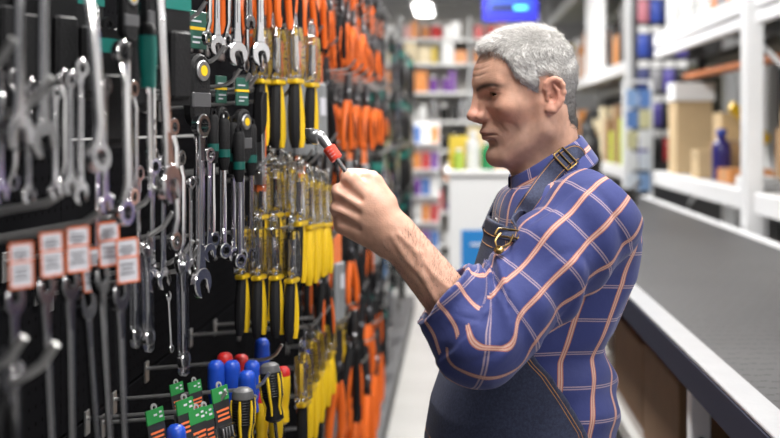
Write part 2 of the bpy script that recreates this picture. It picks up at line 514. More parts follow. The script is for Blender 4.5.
def fine_head(p):
    d = smin(head_sdf(p), neck_sdf(p), 0.022)
    return np.maximum(d, 1.435 - p[:, 2])
AXF = (WR_L - EL_L) / np.linalg.norm(WR_L - EL_L)
def fine_arm(p):
    d = smin(arm_sdf(p, 'L'), left_hand_sdf(p), 0.016)
    s = (p - EL_L) @ AXF
    side = np.cross(AXF, [0, 1.0, 0])
    L = np.linalg.norm(WR_L - EL_L)
    for pts in (((0.40, 0.4), (0.62, 0.15), (0.80, 0.25), (1.0, 0.1)), ((0.35, -0.5), (0.6, -0.25), (0.78, -0.35), (0.98, -0.2)), ((0.62, 0.15), (0.74, -0.1), (0.78, -0.35))):
        vp = [EL_L + AXF * L * t + (side * math.sin(a) - np.array([0, 1.0, 0]) * math.cos(a)) * np.interp(t, [0, 0.28, 1], [0.039, 0.0355, 0.0298]) for t, a in pts]
        d = smin(d, chain(p, vp, [0.0012] * len(vp)), 0.008)
    return np.maximum(d, 0.01 - s)
def coarse_body(p):
    d = body_sdf(p)
    d = np.maximum(d, p[:, 2] - 1.452)
    s = (p - EL_L) @ AXF
    q = np.where(s > 0.03, np.sqrt((((p - EL_L) - s[:, None] * AXF) ** 2).sum(1)), 9)
    return np.maximum(d, np.where(q < 0.15, 0.03 - (0.06 - s), -9).clip(-9, 1)) if False else d

def skin_material():
    m = bpy.data.materials.new('skin'); m.use_nodes = True
    t = NT(m); b = m.node_tree.nodes['Principled BSDF']
    at = t.n('ShaderNodeAttribute'); at.attribute_name = 'pigment'
    tc = t.n('ShaderNodeTexCoord')
    nz = t.n('ShaderNodeTexNoise'); nz.inputs['Scale'].default_value = 70; nz.inputs['Detail'].default_value = 5
    m.node_tree.links.new(tc.outputs['Object'], nz.inputs['Vector'])
    f = t.math('MULTIPLY_ADD', nz.outputs['Fac'], 0.5, 0.75)
    mx = t.n('ShaderNodeMix'); mx.data_type = 'RGBA'; mx.blend_type = 'MULTIPLY'; mx.inputs[0].default_value = 1
    m.node_tree.links.new(at.outputs['Color'], mx.inputs[6])
    cb = t.n('ShaderNodeCombineColor')
    for i in range(3): m.node_tree.links.new(f, cb.inputs[i])
    m.node_tree.links.new(cb.outputs[0], mx.inputs[7])
    m.node_tree.links.new(mx.outputs[2], b.inputs['Base Color'])
    b.inputs['Roughness'].default_value = 0.46
    b.inputs['Specular IOR Level'].default_value = 0.4
    b.inputs['Subsurface Weight'].default_value = 0.12
    b.inputs['Subsurface Radius'].default_value = (0.008, 0.003, 0.0015)
    n2 = t.n('ShaderNodeTexNoise'); n2.inputs['Scale'].default_value = 420; n2.inputs['Detail'].default_value = 3
    m.node_tree.links.new(tc.outputs['Object'], n2.inputs['Vector'])
    n3 = t.n('ShaderNodeTexNoise'); n3.inputs['Scale'].default_value = 90; n3.inputs['Detail'].default_value = 3
    m.node_tree.links.new(tc.outputs['Object'], n3.inputs['Vector'])
    hh = t.math('ADD', n2.outputs['Fac'], n3.outputs['Fac'])
    bp = t.n('ShaderNodeBump'); bp.inputs['Strength'].default_value = 0.3; bp.inputs['Distance'].default_value = 0.0012
    m.node_tree.links.new(hh, bp.inputs['Height'])
    m.node_tree.links.new(bp.outputs[0], b.inputs['Normal'])
    return m

SKIN = np.array([0.60, 0.345, 0.25])
def head_pigment(V):
    q = to_head(V); q[:, 1] = np.abs(q[:, 1]); x, y, z = q.T
    c = np.tile(SKIN, (len(V), 1))
    def blend(w, col):
        nonlocal c
        w = np.clip(w, 0, 1)[:, None]; c = c * (1 - w) + np.array(col) * w
    g = lambda ctr, r: np.exp(-(((q - np.array(ctr)) / np.array(r)) ** 2).sum(1))
    blend(0.55 * g((104, 0, -4), (24, 18, 18)), (0.56, 0.20, 0.15))             # nose
    blend(0.40 * g((72, 44, -8), (26, 26, 22)), (0.56, 0.22, 0.15))             # cheek
    blend(0.55 * g((-10, 84, 4), (24, 16, 36)), (0.60, 0.22, 0.17))             # ear
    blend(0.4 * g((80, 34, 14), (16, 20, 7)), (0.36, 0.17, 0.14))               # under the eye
    beard = sm(-z, 24, 40) * sm(x, -20, 20) * (1 - sm(-z, 95, 118)) * (1 - 0.75 * g((78, 40, -30), (20, 12, 22)))
    mous = g((97, 0, -28), (14, 28, 7))
    blend(0.42 * np.maximum(beard, mous), (0.27, 0.19, 0.165))
    lip = np.maximum(g((97, 0, -37), (14, 23, 3.2)), g((95, 0, -46.5), (12, 20, 4.0)))
    blend(0.62 * lip * (x > 70), (0.42, 0.145, 0.13))
    blend(0.8 * g((96, 6, -41.8), (18, 25, 1.5)) * (x > 70), (0.16, 0.06, 0.05))
    brow = np.exp(-((z - (33.8 + 5.5 * np.sin(np.clip((y - 8) / 44, 0, 1.3) * 2.2) - 3.0 * sm(y, 40, 60))) / 3.9) ** 2) * sm(y, 6, 11) * (1 - sm(y, 50, 62)) * sm(x, 35, 45)
    blend(0.92 * brow, (0.06, 0.045, 0.042))
    lash = np.exp(-((np.sqrt(((q - EYE_C) ** 2).sum(1)) - 14.0) / 1.2) ** 2) * np.exp(-((z - EYE_C[2] - 1.6 + 0.018 * (y - 34) ** 2) / 1.9) ** 2) * (x > 60)
    blend(0.8 * lash, (0.05, 0.03, 0.03))
    return c

person = thing('person', 'man in checked shirt and denim apron reaching for a chrome socket wrench', 'person', (0.12, 1.84, 0.0))
def pmesh(name, V, Q, m, parent=None, label=None):
    me = npmesh(name, np.asarray(V) - np.array(person.location), Q, m)
    return link(name, me, parent or person, label=label), me

def build_body():
    m = skin_material()
    V1, Q1 = surf(fine_head, HC + (-0.16, -0.15, -0.17), HC + (0.16, 0.15, 0.14), 0.0016)
    hp = head_pigment(V1)
    V2, Q2 = surf(fine_arm, np.minimum(EL_L, WR_L) + (-0.16, -0.07, -0.05), np.maximum(EL_L, WR_L) + (0.06, 0.10, 0.12), 0.0018)
    V3, Q3 = surf(coarse_body, (-0.25, 1.45, 0.0), (0.50, 2.25, 1.50), 0.0075)
    # the coarse part ends inside the sleeve, under the collar
    s = (V3 - EL_L) @ AXF
    r = np.sqrt((((V3 - EL_L) - s[:, None] * AXF) ** 2).sum(1))
    drop = (s > 0.03) & (r < 0.09) & (V3[:, 0] < 0.02)
    drop |= (V3[:, 2] > 1.449)
    Q3 = Q3[~drop[Q3].any(1)]
    V = np.concatenate([V1, V2, V3]); Q = np.concatenate([Q1, Q2 + len(V1), Q3 + len(V1) + len(V2)])
    col2 = np.tile(SKIN * (1.0, 0.98, 0.98), (len(V2), 1))
    # knuckles and finger creases are pinker
    for k in hand_pts():
        w = np.exp(-(((V2 - k) ** 2).sum(1)) / 0.011 ** 2)[:, None] * 0.5
        col2 = col2 * (1 - w) + np.array([0.56, 0.25, 0.19]) * w
    col = np.concatenate([hp, col2, np.tile(SKIN, (len(V3), 1))])
    o, me = pmesh('body', V, Q, m)
    vattr(me, 'pigment', col, 'FLOAT_COLOR')
    return o
body = build_body()

# eyes
def build_eyes():
    m = bpy.data.materials.new('eyeball'); m.use_nodes = True
    t = NT(m); b = m.node_tree.nodes['Principled BSDF']
    tc = t.n('ShaderNodeTexCoord'); sx = t.n('ShaderNodeSeparateXYZ')
    m.node_tree.links.new(tc.outputs['Object'], sx.inputs[0])
    rr = t.math('SQRT', t.math('ADD', t.math('POWER', sx.outputs[1], 2.0), t.math('POWER', sx.outputs[2], 2.0)))
    c = t.mix(t.math('LESS_THAN', rr, 0.0068), (0.36, 0.29, 0.27), (0.05, 0.03, 0.02))
    c = t.mix(t.math('LESS_THAN', rr, 0.0026), c, (0.005, 0.005, 0.005))
    m.node_tree.links.new(c, b.inputs['Base Color']); b.inputs['Roughness'].default_value = 0.08
    mb = MB(); n = 16
    prof = [(0.0125 * math.sin(PI * i / n) + 1e-5, -0.0125 * math.cos(PI * i / n)) for i in range(n + 1)]
    prof[-1] = (1e-5, 0.0129); prof[-2] = (0.0028, 0.01275)
    mb.lathe(prof, 20, axis='X')
    me = mb.mesh('eye', m, True, 80)
    for s in (1, -1):
        c = from_head((EYE_C[0], EYE_C[1] * s, EYE_C[2]))
        g = HF * 0.93 - HU * 0.34 + HL * 0.22 * s; g = g / np.linalg.norm(g)
        yv = HL - g * (HL @ g); yv /= np.linalg.norm(yv)
        M = Matrix((*[[g[i], yv[i], np.cross(g, yv)[i]] for i in range(3)],)).to_4x4()
        o = link('eye', me, person); o.matrix_local = Matrix.Translation(Vector(c) - person.location) @ M
build_eyes()

# ---------------------------------------------------------------- hair
def hair_edge(x, y, z):
    """> 0 where hair grows (mm, head space, y already absolute)."""
    xb = np.array([-90, -62, -40, -28, -20, -8, 8, 12, 20, 30, 42, 47, 52, 62, 74, 90])
    zb = np.array([-64, -64, -56, -34, 20, 34, 34, 8, 12, 26, 42, 62, 84, 90, 95, 130])
    return z - np.interp(x, xb, zb)
def hair_sdf(pw):
    q = to_head(pw); q[:, 1] = np.abs(q[:, 1]); x, y, z = q.T
    d = ell(q, (2, 0, 40), (84, 75, 73))
    d = smin(d, ell(q, (25, 0, 46), (66, 65, 55)), 18)
    d = np.minimum(smin(d, cap(q, (-14, 0, -16), (-16, 0, -100), 52, 50), 22), d + 40)
    th = 5.0 + 4.5 * sm(z, 40, 110) + 1.5 * sm(x, 0, 60) * sm(z, 70, 100) - 2.0 * sm(-z, 10, 80)
    nz = bump_noise(q, 0.12, 3) * 0.5 + bump_noise(q, 0.45, 5) * 0.25
    e = hair_edge(x, y, z) + bump_noise(q, 0.5, 1) * 1.2
    th = th * sm(e, -2, 12) + nz * sm(e, 0, 10) - 1.5
    return np.maximum(d - th, -e - 1.0) / 1000
def build_hair():
    V, Q = surf(hair_sdf, HC + (-0.14, -0.12, -0.12), HC + (0.15, 0.12, 0.15), 0.0024, 1.6)
    q = to_head(V); qa = q.copy(); qa[:, 1] = np.abs(qa[:, 1])
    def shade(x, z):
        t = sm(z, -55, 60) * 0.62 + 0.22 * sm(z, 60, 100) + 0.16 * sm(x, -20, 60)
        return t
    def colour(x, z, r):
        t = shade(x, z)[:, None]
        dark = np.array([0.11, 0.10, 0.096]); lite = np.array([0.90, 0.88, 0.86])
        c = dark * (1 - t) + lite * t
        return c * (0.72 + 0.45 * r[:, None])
    m = bpy.data.materials.new('grey_hair'); m.use_nodes = True
    b = m.node_tree.nodes['Principled BSDF']
    at = m.node_tree.nodes.new('ShaderNodeAttribute'); at.attribute_name = 'pigment'
    m.node_tree.links.new(at.outputs['Color'], b.inputs['Base Color'])
    b.inputs['Roughness'].default_value = 0.45
    o, me = pmesh('hair', V, Q, m)
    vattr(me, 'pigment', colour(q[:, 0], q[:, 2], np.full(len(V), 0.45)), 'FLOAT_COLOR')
    # strands
    n_s = 26000
    tri = np.concatenate([Q[:, [0, 1, 2]], Q[:, [0, 2, 3]]])
    A, B, C = V[tri[:, 0]], V[tri[:, 1]], V[tri[:, 2]]
    N = np.cross(B - A, C - A); area = np.linalg.norm(N, axis=1) + 1e-12; N = N / area[:, None]
    ctr = HC + 0.03 * HU
    outw = ((A - ctr) * N).sum(1) > 0.02
    pr = np.where(outw, area, 0); pr /= pr.sum()
    ti = RNG.choice(len(tri), n_s, p=pr)
    w = RNG.dirichlet((1, 1, 1), n_s)
    p = A[ti] * w[:, :1] + B[ti] * w[:, 1:2] + C[ti] * w[:, 2:]
    n = N[ti]; q = to_head(p)
    x, y, z = q.T
    top = sm(z, 55, 105)
    comb = (HF[None] * (0.9 * top - 0.55 * (1 - top))[:, None] + HL[None] * (0.30 * np.sign(y) * (1 - top) + 0.35 * top)[:, None]
            + HU[None] * (-0.95 * (1 - top))[:, None])
    comb -= n * (comb * n).sum(1)[:, None]
    d = comb / (np.linalg.norm(comb, axis=1)[:, None] + 1e-9) * 0.85 + n * (0.26 + 0.28 * top)[:, None] + RNG.normal(0, 0.15, (n_s, 3))
    d /= np.linalg.norm(d, axis=1)[:, None]
    L = (0.0075 + 0.011 * top + 0.002 * sm(z, -20, 40)) * RNG.uniform(0.7, 1.25, n_s)
    p0 = p - n * 0.001
    p1 = p0 + d * (L * 0.5)[:, None]
    p2 = p0 + d * L[:, None] - n * (L * 0.18)[:, None]
    a = np.cross(d, n); a /= np.linalg.norm(a, axis=1)[:, None] + 1e-9; b2 = np.cross(d, a)
    rad = 0.00030
    vs = []
    for pt, k in ((p0, 1.0), (p1, 0.85)):
        for g in (0, 2.094, 4.189):
            vs.append(pt + (a * math.cos(g) + b2 * math.sin(g)) * rad * k)
    vs.append(p2)
    VS = np.stack(vs, 1).reshape(-1, 3)
    base = np.arange(n_s)[:, None] * 7
    T = []
    for k in range(3):
        k2 = (k + 1) % 3
        T += [[k, k2, 3 + k2], [k, 3 + k2, 3 + k], [3 + k, 3 + k2, 6]]
    T = (base[:, :, None] + np.array(T)[None]).reshape(-1, 3)
    r = RNG.uniform(0, 1, n_s)
    o2, me2 = pmesh('hair_strands', VS, T, m, o)
    o2['kind'] = 'stuff'
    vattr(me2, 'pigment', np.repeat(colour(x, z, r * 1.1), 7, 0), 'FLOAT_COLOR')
build_hair()

def build_arm_hair():
    rg = np.random.default_rng(4)
    n = 1100
    L = np.linalg.norm(WR_L - EL_L)
    side = np.cross(AXF, [0, 1.0, 0])
    t = rg.uniform(0.12, 0.98, n); a = rg.uniform(-1.5, 1.5, n)
    dr = side[None] * np.sin(a)[:, None] - np.array([0, 1.0, 0])[None] * np.cos(a)[:, None]
    dr -= AXF[None] * (dr @ AXF)[:, None]; dr /= np.linalg.norm(dr, axis=1)[:, None]
    base = EL_L + AXF[None] * (L * t)[:, None]
    lo = np.full(n, 0.015); hi = np.full(n, 0.065)
    for _ in range(18):
        mid = (lo + hi) / 2; ins = fine_arm(base + dr * mid[:, None]) < 0
        lo = np.where(ins, mid, lo); hi = np.where(ins, hi, mid)
    p = base + dr * lo[:, None]
    d = AXF[None] * 0.75 - side[None] * 0.45 + dr * 0.28 + rg.normal(0, 0.22, (n, 3)); d /= np.linalg.norm(d, axis=1)[:, None]
    ln = rg.uniform(0.006, 0.013, n)
    b = np.cross(d, dr); b /= np.linalg.norm(b, axis=1)[:, None]
    w = 0.00016
    VS = np.stack([p - b * w, p + b * w, p + dr * w * 1.5, p + d * ln[:, None]], 1).reshape(-1, 3)
    T = (np.arange(n)[:, None, None] * 4 + np.array([[0, 1, 3], [1, 2, 3], [2, 0, 3]])[None]).reshape(-1, 3)
    o, me = pmesh('arm_hair', VS, T, mat('dark_body_hair', (0.06, 0.04, 0.03), 0.6), body)
    o['kind'] = 'stuff'
build_arm_hair()
# ---------------------------------------------------------------- clothing
def line_mask(t, s, period, lo, hi, off=0.0):
    """1 where the distance to the nearest line of the period lies between lo and hi."""
    fr = t.math('PINGPONG', t.math('ADD', s, off), period / 2)
    a = t.math('GREATER_THAN', fr, lo) if lo > 0 else 1.0
    b = t.math('LESS_THAN', fr, hi)
    return t.math('MULTIPLY', a, b)
def plaid_material():
    m = bpy.data.materials.new('checked_cotton'); m.use_nodes = True
    t = NT(m); b = m.node_tree.nodes['Principled BSDF']
    at = t.n('ShaderNodeAttribute'); at.attribute_name = 'cloth_uv'
    sx = t.n('ShaderNodeSeparateXYZ'); m.node_tree.links.new(at.outputs['Vector'], sx.inputs[0])
    u, v = sx.outputs[0], sx.outputs[1]
    PER = 0.052
    base = (0.030, 0.042, 0.205)
    nz = t.n('ShaderNodeTexNoise'); nz.inputs['Scale'].default_value = 900; nz.inputs['Detail'].default_value = 2
    m.node_tree.links.new(at.outputs['Vector'], nz.inputs['Vector'])
    c = t.mix(nz.outputs['Fac'], (0.020, 0.030, 0.145), (0.036, 0.050, 0.215))
    # weft: a pair of thin pale lines
    c = t.mix(t.math('MULTIPLY', line_mask(t, v, PER, 0.0008, 0.0027), 0.60), c, (0.52, 0.38, 0.40))
    # warp: orange band with pale threads in it
    c = t.mix(t.math('MULTIPLY', line_mask(t, u, PER, 0, 0.0042), 0.9), c, (0.44, 0.135, 0.07))
    c = t.mix(t.math('MULTIPLY', line_mask(t, u, PER, 0.0006, 0.0029), 0.8), c, (0.62, 0.42, 0.36))
    m.node_tree.links.new(c, b.inputs['Base Color'])
    b.inputs['Roughness'].default_value = 0.75
    b.inputs['Sheen Weight'].default_value = 0.15
    n2 = t.n('ShaderNodeTexNoise'); n2.inputs['Scale'].default_value = 60; n2.inputs['Detail'].default_value = 3
    m.node_tree.links.new(at.outputs['Vector'], n2.inputs['Vector'])
    bp = t.n('ShaderNodeBump'); bp.inputs['Strength'].default_value = 0.25; bp.inputs['Distance'].default_value = 0.004
    m.node_tree.links.new(n2.outputs['Fac'], bp.inputs['Height']); m.node_tree.links.new(bp.outputs[0], b.inputs['Normal'])
    return m
PLAID = plaid_material()
def denim_material():
    m = bpy.data.materials.new('dark_denim'); m.use_nodes = True
    t = NT(m); b = m.node_tree.nodes['Principled BSDF']
    tc = t.n('ShaderNodeTexCoord')
    nz = t.n('ShaderNodeTexNoise'); nz.inputs['Scale'].default_value = 260; nz.inputs['Detail'].default_value = 4
    m.node_tree.links.new(tc.outputs['Object'], nz.inputs['Vector'])
    n3 = t.n('ShaderNodeTexNoise'); n3.inputs['Scale'].default_value = 1500
    m.node_tree.links.new(tc.outputs['Object'], n3.inputs['Vector'])
    f = t.math('MULTIPLY', n3.outputs['Fac'], t.math('MULTIPLY', nz.outputs['Fac'], 2.0))
    c = t.mix(f, (0.008, 0.010, 0.026), (0.055, 0.068, 0.135))
    m.node_tree.links.new(c, b.inputs['Base Color']); b.inputs['Roughness'].default_value = 0.85
    bp = t.n('ShaderNodeBump'); bp.inputs['Strength'].default_value = 0.3; bp.inputs['Distance'].default_value = 0.001
    m.node_tree.links.new(f, bp.inputs['Height']); m.node_tree.links.new(bp.outputs[0], b.inputs['Normal'])
    return m
DENIM = denim_material()
THREAD = mat('ochre_thread', (0.42, 0.20, 0.06), 0.7)
BRASS = mat('antique_brass', (0.30, 0.20, 0.075), 0.32, 1.0)
NAVY = mat('navy_plain', (0.02, 0.026, 0.10), 0.8)

# -- torso of the shirt
def shirt_torso(p):
    d = torso_sdf(p, 0.008)
    nb = np.array([0.165, 1.838, 1.405])
    for s, S in ((1, SH_L), (-1, SH_R)):
        d = smin(d, cap(p, nb + TL * 0.05 * s, S - TU * 0.006, 0.045, 0.068), 0.05)
    f, l, z = torso_uvw(p)
    th = np.arctan2(l, f)
    w = sm(-z, -1.26, -1.12)
    fold = 0.0060 * w * np.sin(z * 2 * PI / 0.075 + 1.2 * np.sin(th * 2.0 + 0.6) + 0.5 * np.sin(th * 5)) * (0.5 + 0.5 * np.sin(th * 1.7 + z * 14))
    fold += 0.0045 * (1 - w) * np.sin(th * 9 + z * 16 + 1.5 * np.sin(z * 22)) * sm(np.abs(th), 0.9, 1.7)
    blouse = 0.010 * np.exp(-((z - 1.115) / 0.035) ** 2) * sm(np.abs(th), 1.3, 2.2)
    d = d - fold - blouse
    d = np.maximum(d, 0.93 - z)
    # opening at the front of the neck
    a = from_head((-14, 0, -20)); b = np.array([0.168, 1.835, 1.44])
    d = np.maximum(d, -cap(p, a, b + (b - a) * 0.1, 0.056, 0.060))
    return d
def torso_uv(V):
    f, l, z = torso_uvw(V)
    th = np.arctan2(l, f)
    u = th * 0.158 + 0.012 * np.sin(z * 20) * 0.3
    return np.stack([u, z + 0.006 * np.sin(th * 3), 0 * z], 1)

def sleeve(pts, rad, cut, ref, cn=None):
    """Returns sdf, uv for a sleeve along the points; cut = how far along the last leg it ends (m)."""
    A, B, C = pts
    ab = (B - A) / np.linalg.norm(B - A); bc = (C - B) / np.linalg.norm(C - B)
    La = np.linalg.norm(B - A)
    cn = bc if cn is None else cn
    def par(p):
        s1r = (p - A) @ ab; s2r = (p - B) @ bc
        s1 = np.clip(s1r, -0.2, La); s2 = np.clip(s2r, 0, 0.4)
        d1 = np.linalg.norm(p - A - s1[:, None] * ab, axis=1); d2 = np.linalg.norm(p - B - s2[:, None] * bc, axis=1)
        sec = d2 < d1
        w = sm(d1 - d2, -0.022, 0.022)
        v = (1 - w) * np.minimum(s1r, La + 0.06) + w * (La + np.maximum(s2r, -0.06))
        w = w[:, None]
        r = (1 - w) * (p - A - s1[:, None] * ab) + w * (p - B - s2[:, None] * bc)
        ax = (1 - w) * ab[None] + w * bc[None]; ax = ax / np.linalg.norm(ax, axis=1)[:, None]
        n = ref[None] - ax * (ax @ ref)[:, None]; n /= np.linalg.norm(n, axis=1)[:, None]
        q = np.cross(ax, n)
        th = np.arctan2((r * q).sum(1), (r * n).sum(1))
        return v, th, sec
    def disp(p):
        v, th, sec = par(p)
        g = np.exp(-((v - La) / 0.07) ** 2)
        inner = 0.5 - 0.5 * np.sin(th) if INNER > 0 else 0.5 + 0.5 * np.sin(th)
        ph = v * 2 * PI / 0.040 + 1.6 * np.sin(th * 2) + 0.7 * np.sin(th * 5 + v * 30)
        f = 0.0050 * g * (1 - 1.6 * np.abs(np.sin(ph * 0.5))) * (0.25 + 0.75 * inner)
        f += 0.0050 * (1 - g) * np.sin(v * 2 * PI / 0.085 + th * 1.6 + 1.2 * np.sin(th * 2 + v * 18)) * sm(v, -0.02, 0.06)
        cr = np.exp(-(np.sin(v * 30 + th * 1.7 + 1.4 * np.sin(th * 3 + v * 22)) / 0.30) ** 2)
        f -= 0.0034 * cr * np.exp(-((v - La + 0.05) / 0.10) ** 2)
        cr = np.exp(-(np.sin(v * 24 - th * 1.3 + 1.2 * np.sin(th * 2 + v * 17)) / 0.28) ** 2)
        f -= 0.0038 * cr * np.exp(-((v - 0.04) / 0.07) ** 2)
        f += 0.0026 * np.sin(th * 5 + v * 26 + 2.0 * np.sin(v * 31)) * sm(v, 0.0, 0.08)
        return f * (1 - 0.85 * np.exp(-((v - La) / 0.045) ** 2) * sm(inner, 0.35, 0.8))
    def sdf(p, thin=0.0):
        d = cap(p, A, B, rad[0] - thin, rad[1] - thin)
        d = smin(d, cap(p, B, B + bc * cut * 1.4, rad[1] * 0.90 - thin, rad[2] - thin), 0.035)
        return d
    def shell(p):
        s = cut + (p - B - bc * cut) @ cn
        far = cap(p, A, B, 0.0) - cap(p, B, B + bc * 0.3, 0.0)
        o = sdf(p) - disp(p)
        # rolled cuff: a thicker band in two turns
        roll = 0.006 * sm(s, cut - 0.052, cut - 0.046) + 0.003 * sm(s, cut - 0.026, cut - 0.022)
        e = cap(p, B, B + bc * cut * 1.4, rad[1] * 0.90, rad[2]) - roll + 0.003
        v, th, sec = par(p)
        o = np.where(sec & (s > cut - 0.056), smin(o + 0.003, e + 0.03 * (1 - sm(far, 0.0, 0.05)), 0.004), o)
        inn = cap(p, B, B + bc * cut * 1.4, rad[1] * 0.90 - 0.010, rad[2] - 0.010)
        d = np.maximum(o, np.where(sec, s - cut + 0.003 * np.sin(p[:, 2] * 90), -1))
        deep = np.maximum(inn, cut * 0.45 - s)
        d = np.maximum(d, -deep)
        return np.maximum(d, -0.045 - (p - A) @ ab)
    def uv(V):
        v, th, sec = par(V)
        s = (V - B) @ bc
        return np.stack([th * 0.078, v, 0 * v], 1)
    return shell, uv

INNER = 1
shirt = None
CUFF_N = np.array([-0.76, -0.05, 0.65]); CUFF_N /= np.linalg.norm(CUFF_N)
def split_cuff(V, Q, uv, B, C, cut, cn=None):
    bc = (C - B) / np.linalg.norm(C - B)
    s0 = (V - B) @ bc
    s = cut + (V - B - bc * cut) @ (bc if cn is None else cn)
    perp = np.linalg.norm(V - B - s0[:, None] * bc, axis=1)
    cf = ((s > cut - 0.051) & (perp < 0.078))[Q].all(1)
    U = uv(V)
    for name, F_, add in (('sleeve', Q[~cf], (0, 0, 0)), ('cuff', Q[cf], (0.021, 0.03, 0))):
        ids, inv = np.unique(F_, return_inverse=True)
        par = shirt if name == 'sleeve' else sl
        o, me = pmesh(name, V[ids], inv.reshape(F_.shape), PLAID, par)
        vattr(me, 'cloth_uv', U[ids] + np.array(add), 'FLOAT_VECTOR')
        if name == 'sleeve': sl = o
def build_shirt():
    global shirt, INNER
    V, Q = surf(shirt_torso, (-0.12, 1.52, 0.92), (0.42, 2.18, 1.53), 0.0042, 1.5)
    shirt, me = pmesh('shirt', V, Q, PLAID, label='navy shirt checked with orange and white lines')
    vattr(me, 'cloth_uv', torso_uv(V), 'FLOAT_VECTOR')
    ref = np.array([0.15, -1.0, 0.0]); ref /= np.linalg.norm(ref)
    INNER = 1
    f, uv = sleeve((SH_L, EL_L, WR_L), (0.079, 0.068, 0.054), 0.088, ref, CUFF_N)
    lo = np.minimum(np.minimum(SH_L, EL_L), WR_L) - 0.12; hi = np.maximum(np.maximum(SH_L, EL_L), WR_L) + 0.12
    V, Q = surf(f, lo, hi, 0.0034, 1.6)
    split_cuff(V, Q, uv, EL_L, WR_L, 0.088, CUFF_N)
    f, uv = sleeve((SH_R, EL_R, WR_R), (0.080, 0.064, 0.053), 0.085, ref)
    lo = np.minimum(np.minimum(SH_R, EL_R), WR_R) - 0.12; hi = np.maximum(np.maximum(SH_R, EL_R), WR_R) + 0.12
    V, Q = surf(f, lo, hi, 0.006, 1.6)
    split_cuff(V, Q, uv, EL_R, WR_R, 0.085)
build_shirt()

# -- collar: a stand and a folded leaf lofted round the neck
NA = TU * 0.90 + TF * 0.44; NA = NA / np.linalg.norm(NA)     # neck axis, upwards
CN = TF - NA * (TF @ NA); CN /= np.linalg.norm(CN)
CS = np.cross(NA, CN); CS = CS if CS @ TL > 0 else -CS
CC = np.array([0.160, 1.832, 1.489])
def collar_ring(th, ra, rb, h):
    """th from the front; ra/rb half sizes along front and side; h along the neck axis (lower in front)."""
    c, s = math.cos(th), math.sin(th)
    return CC + CN * (ra * c) + CS * (rb * s) + NA * h
def build_collar():
    rows = [(0.064, 0.064, -0.030), (0.065, 0.065, 0.014), (0.067, 0.067, 0.020), (0.070, 0.070, 0.019),
            (0.079, 0.080, -0.004), (0.090, 0.094, -0.030)]
    n = 44; V = []; UV = []
    ths = [(-1 + 2 * i / n) * 2.98 for i in range(n + 1)]       # gap in front
    vv = [-0.05, -0.006, 0.0, 0.004, 0.028, 0.056]
    for j, (ra, rb, h) in enumerate(rows):
        for th in ths:
            t = th + PI
            fr0 = math.cos(t); fr = max(0, fr0)                             # towards the front the leaf is longer and forms points
            edge = sm(np.array(abs(th)), 2.3, 2.98)
            hh = h - (0.010 * fr if j < 4 else 0.0)
            if j >= 4: hh -= (0.004 if j == 4 else 0.016) * float(edge) + 0.006 * fr
            ra2 = ra + (0.012 * fr if j == 5 else 0.004 * fr)
            bk = max(0, -fr0)
            ra2 -= bk * (0, 0, 0, 0.001, 0.007, 0.014)[j]
            p = collar_ring(t, ra2, rb, hh)
            V.append(p); UV.append((vv[j] + 0.026, th * 0.075 + 0.012, 0))
    m = n + 1
    Q = [(j * m + i, j * m + i + 1, (j + 1) * m + i + 1, (j + 1) * m + i) for j in range(len(rows) - 1) for i in range(n)]
    o, me = pmesh('collar', V, Q, PLAID, shirt)
    vattr(me, 'cloth_uv', np.array(UV), 'FLOAT_VECTOR')
    md = o.modifiers.new('cloth', 'SOLIDIFY'); md.thickness = 0.0022; md.offset = 0
    md = o.modifiers.new('smooth', 'SUBSURF'); md.levels = 1; md.render_levels = 1
build_collar()

# -- apron: a shell over the shirt, narrow at the bib and wide at the waist
def apron_half(z):
    return np.interp(z, [0.55, 0.95, 1.08, 1.13, 1.17, 1.22, 1.30, 1.385, 1.42], [2.2, 2.1, 1.92, 1.74, 1.58, 1.30, 1.00, 0.82, 0.80])
def apron_base(p):
    d = torso_sdf(p, 0.015)
    d = np.where(p[:, 2] < 1.0, smin(d, ell(p, (0.118, 1.84, 0.70), (0.150, 0.205, 0.42)), 0.06), d)
    f, l, z = torso_uvw(p)
    d = d - 0.003 * np.sin(l * 38 + z * 9) * sm(-z, -1.2, -0.9)
    return d
def apron_sdf(p):
    f, l, z = torso_uvw(p)
    th = np.abs(np.arctan2(l, f))
    d = np.abs(apron_base(p)) - 0.0034
    m = (th - apron_half(z)) * 0.15
    top = z - (1.392 + 0.004 * np.cos(th * 2))
    return np.maximum(np.maximum(d, m * 0.85), np.maximum(top, 0.52 - z))
def on_apron(th, z, out=0.003):
    """A point of the apron's outer face at an angle from the front and a height."""
    cx = np.interp(z, ZT, CXT)
    c = np.array([cx, TC[1], z]); dr = TF * math.cos(th) + TL * math.sin(th)
    r = np.linspace(0.05, 0.32, 400)
    v = apron_base(c[None] + r[:, None] * dr[None])
    i = int(np.argmax(v > 0.0))
    return c + dr * (r[i] + out)
def build_apron():
    V, Q = surf(apron_sdf, (-0.16, 1.56, 0.50), (0.34, 2.12, 1.42), 0.0036, 1.6)
    ap, me = pmesh('apron', V, Q, DENIM, label='dark blue denim bib apron with ochre stitching')
    # stitching along the top and side edges
    mb = MB()
    for s in (1, -1):
        for off in (0.055, 0.085):
            zs = np.linspace(0.60, 1.380, 90)
            mb.tube([on_apron(s * (float(apron_half(z)) - off), z, 0.0030) - np.array(person.location) for z in zs], 0.0007, 4)
    for dz in (0.012, 0.030):
        mb.tube([on_apron(t, 1.384 - dz, 0.0030) - np.array(person.location) for t in np.linspace(-0.76, 0.76, 40)], 0.0007, 4)
    mb.tube([on_apron(t, 1.055 - 0.02 * math.cos(t), 0.0026) - np.array(person.location) for t in np.linspace(-0.9, 0.9, 40)], 0.0007, 4)
    mb.obj('stitching', THREAD, ap)
    # pocket
    return ap
apron = build_apron()

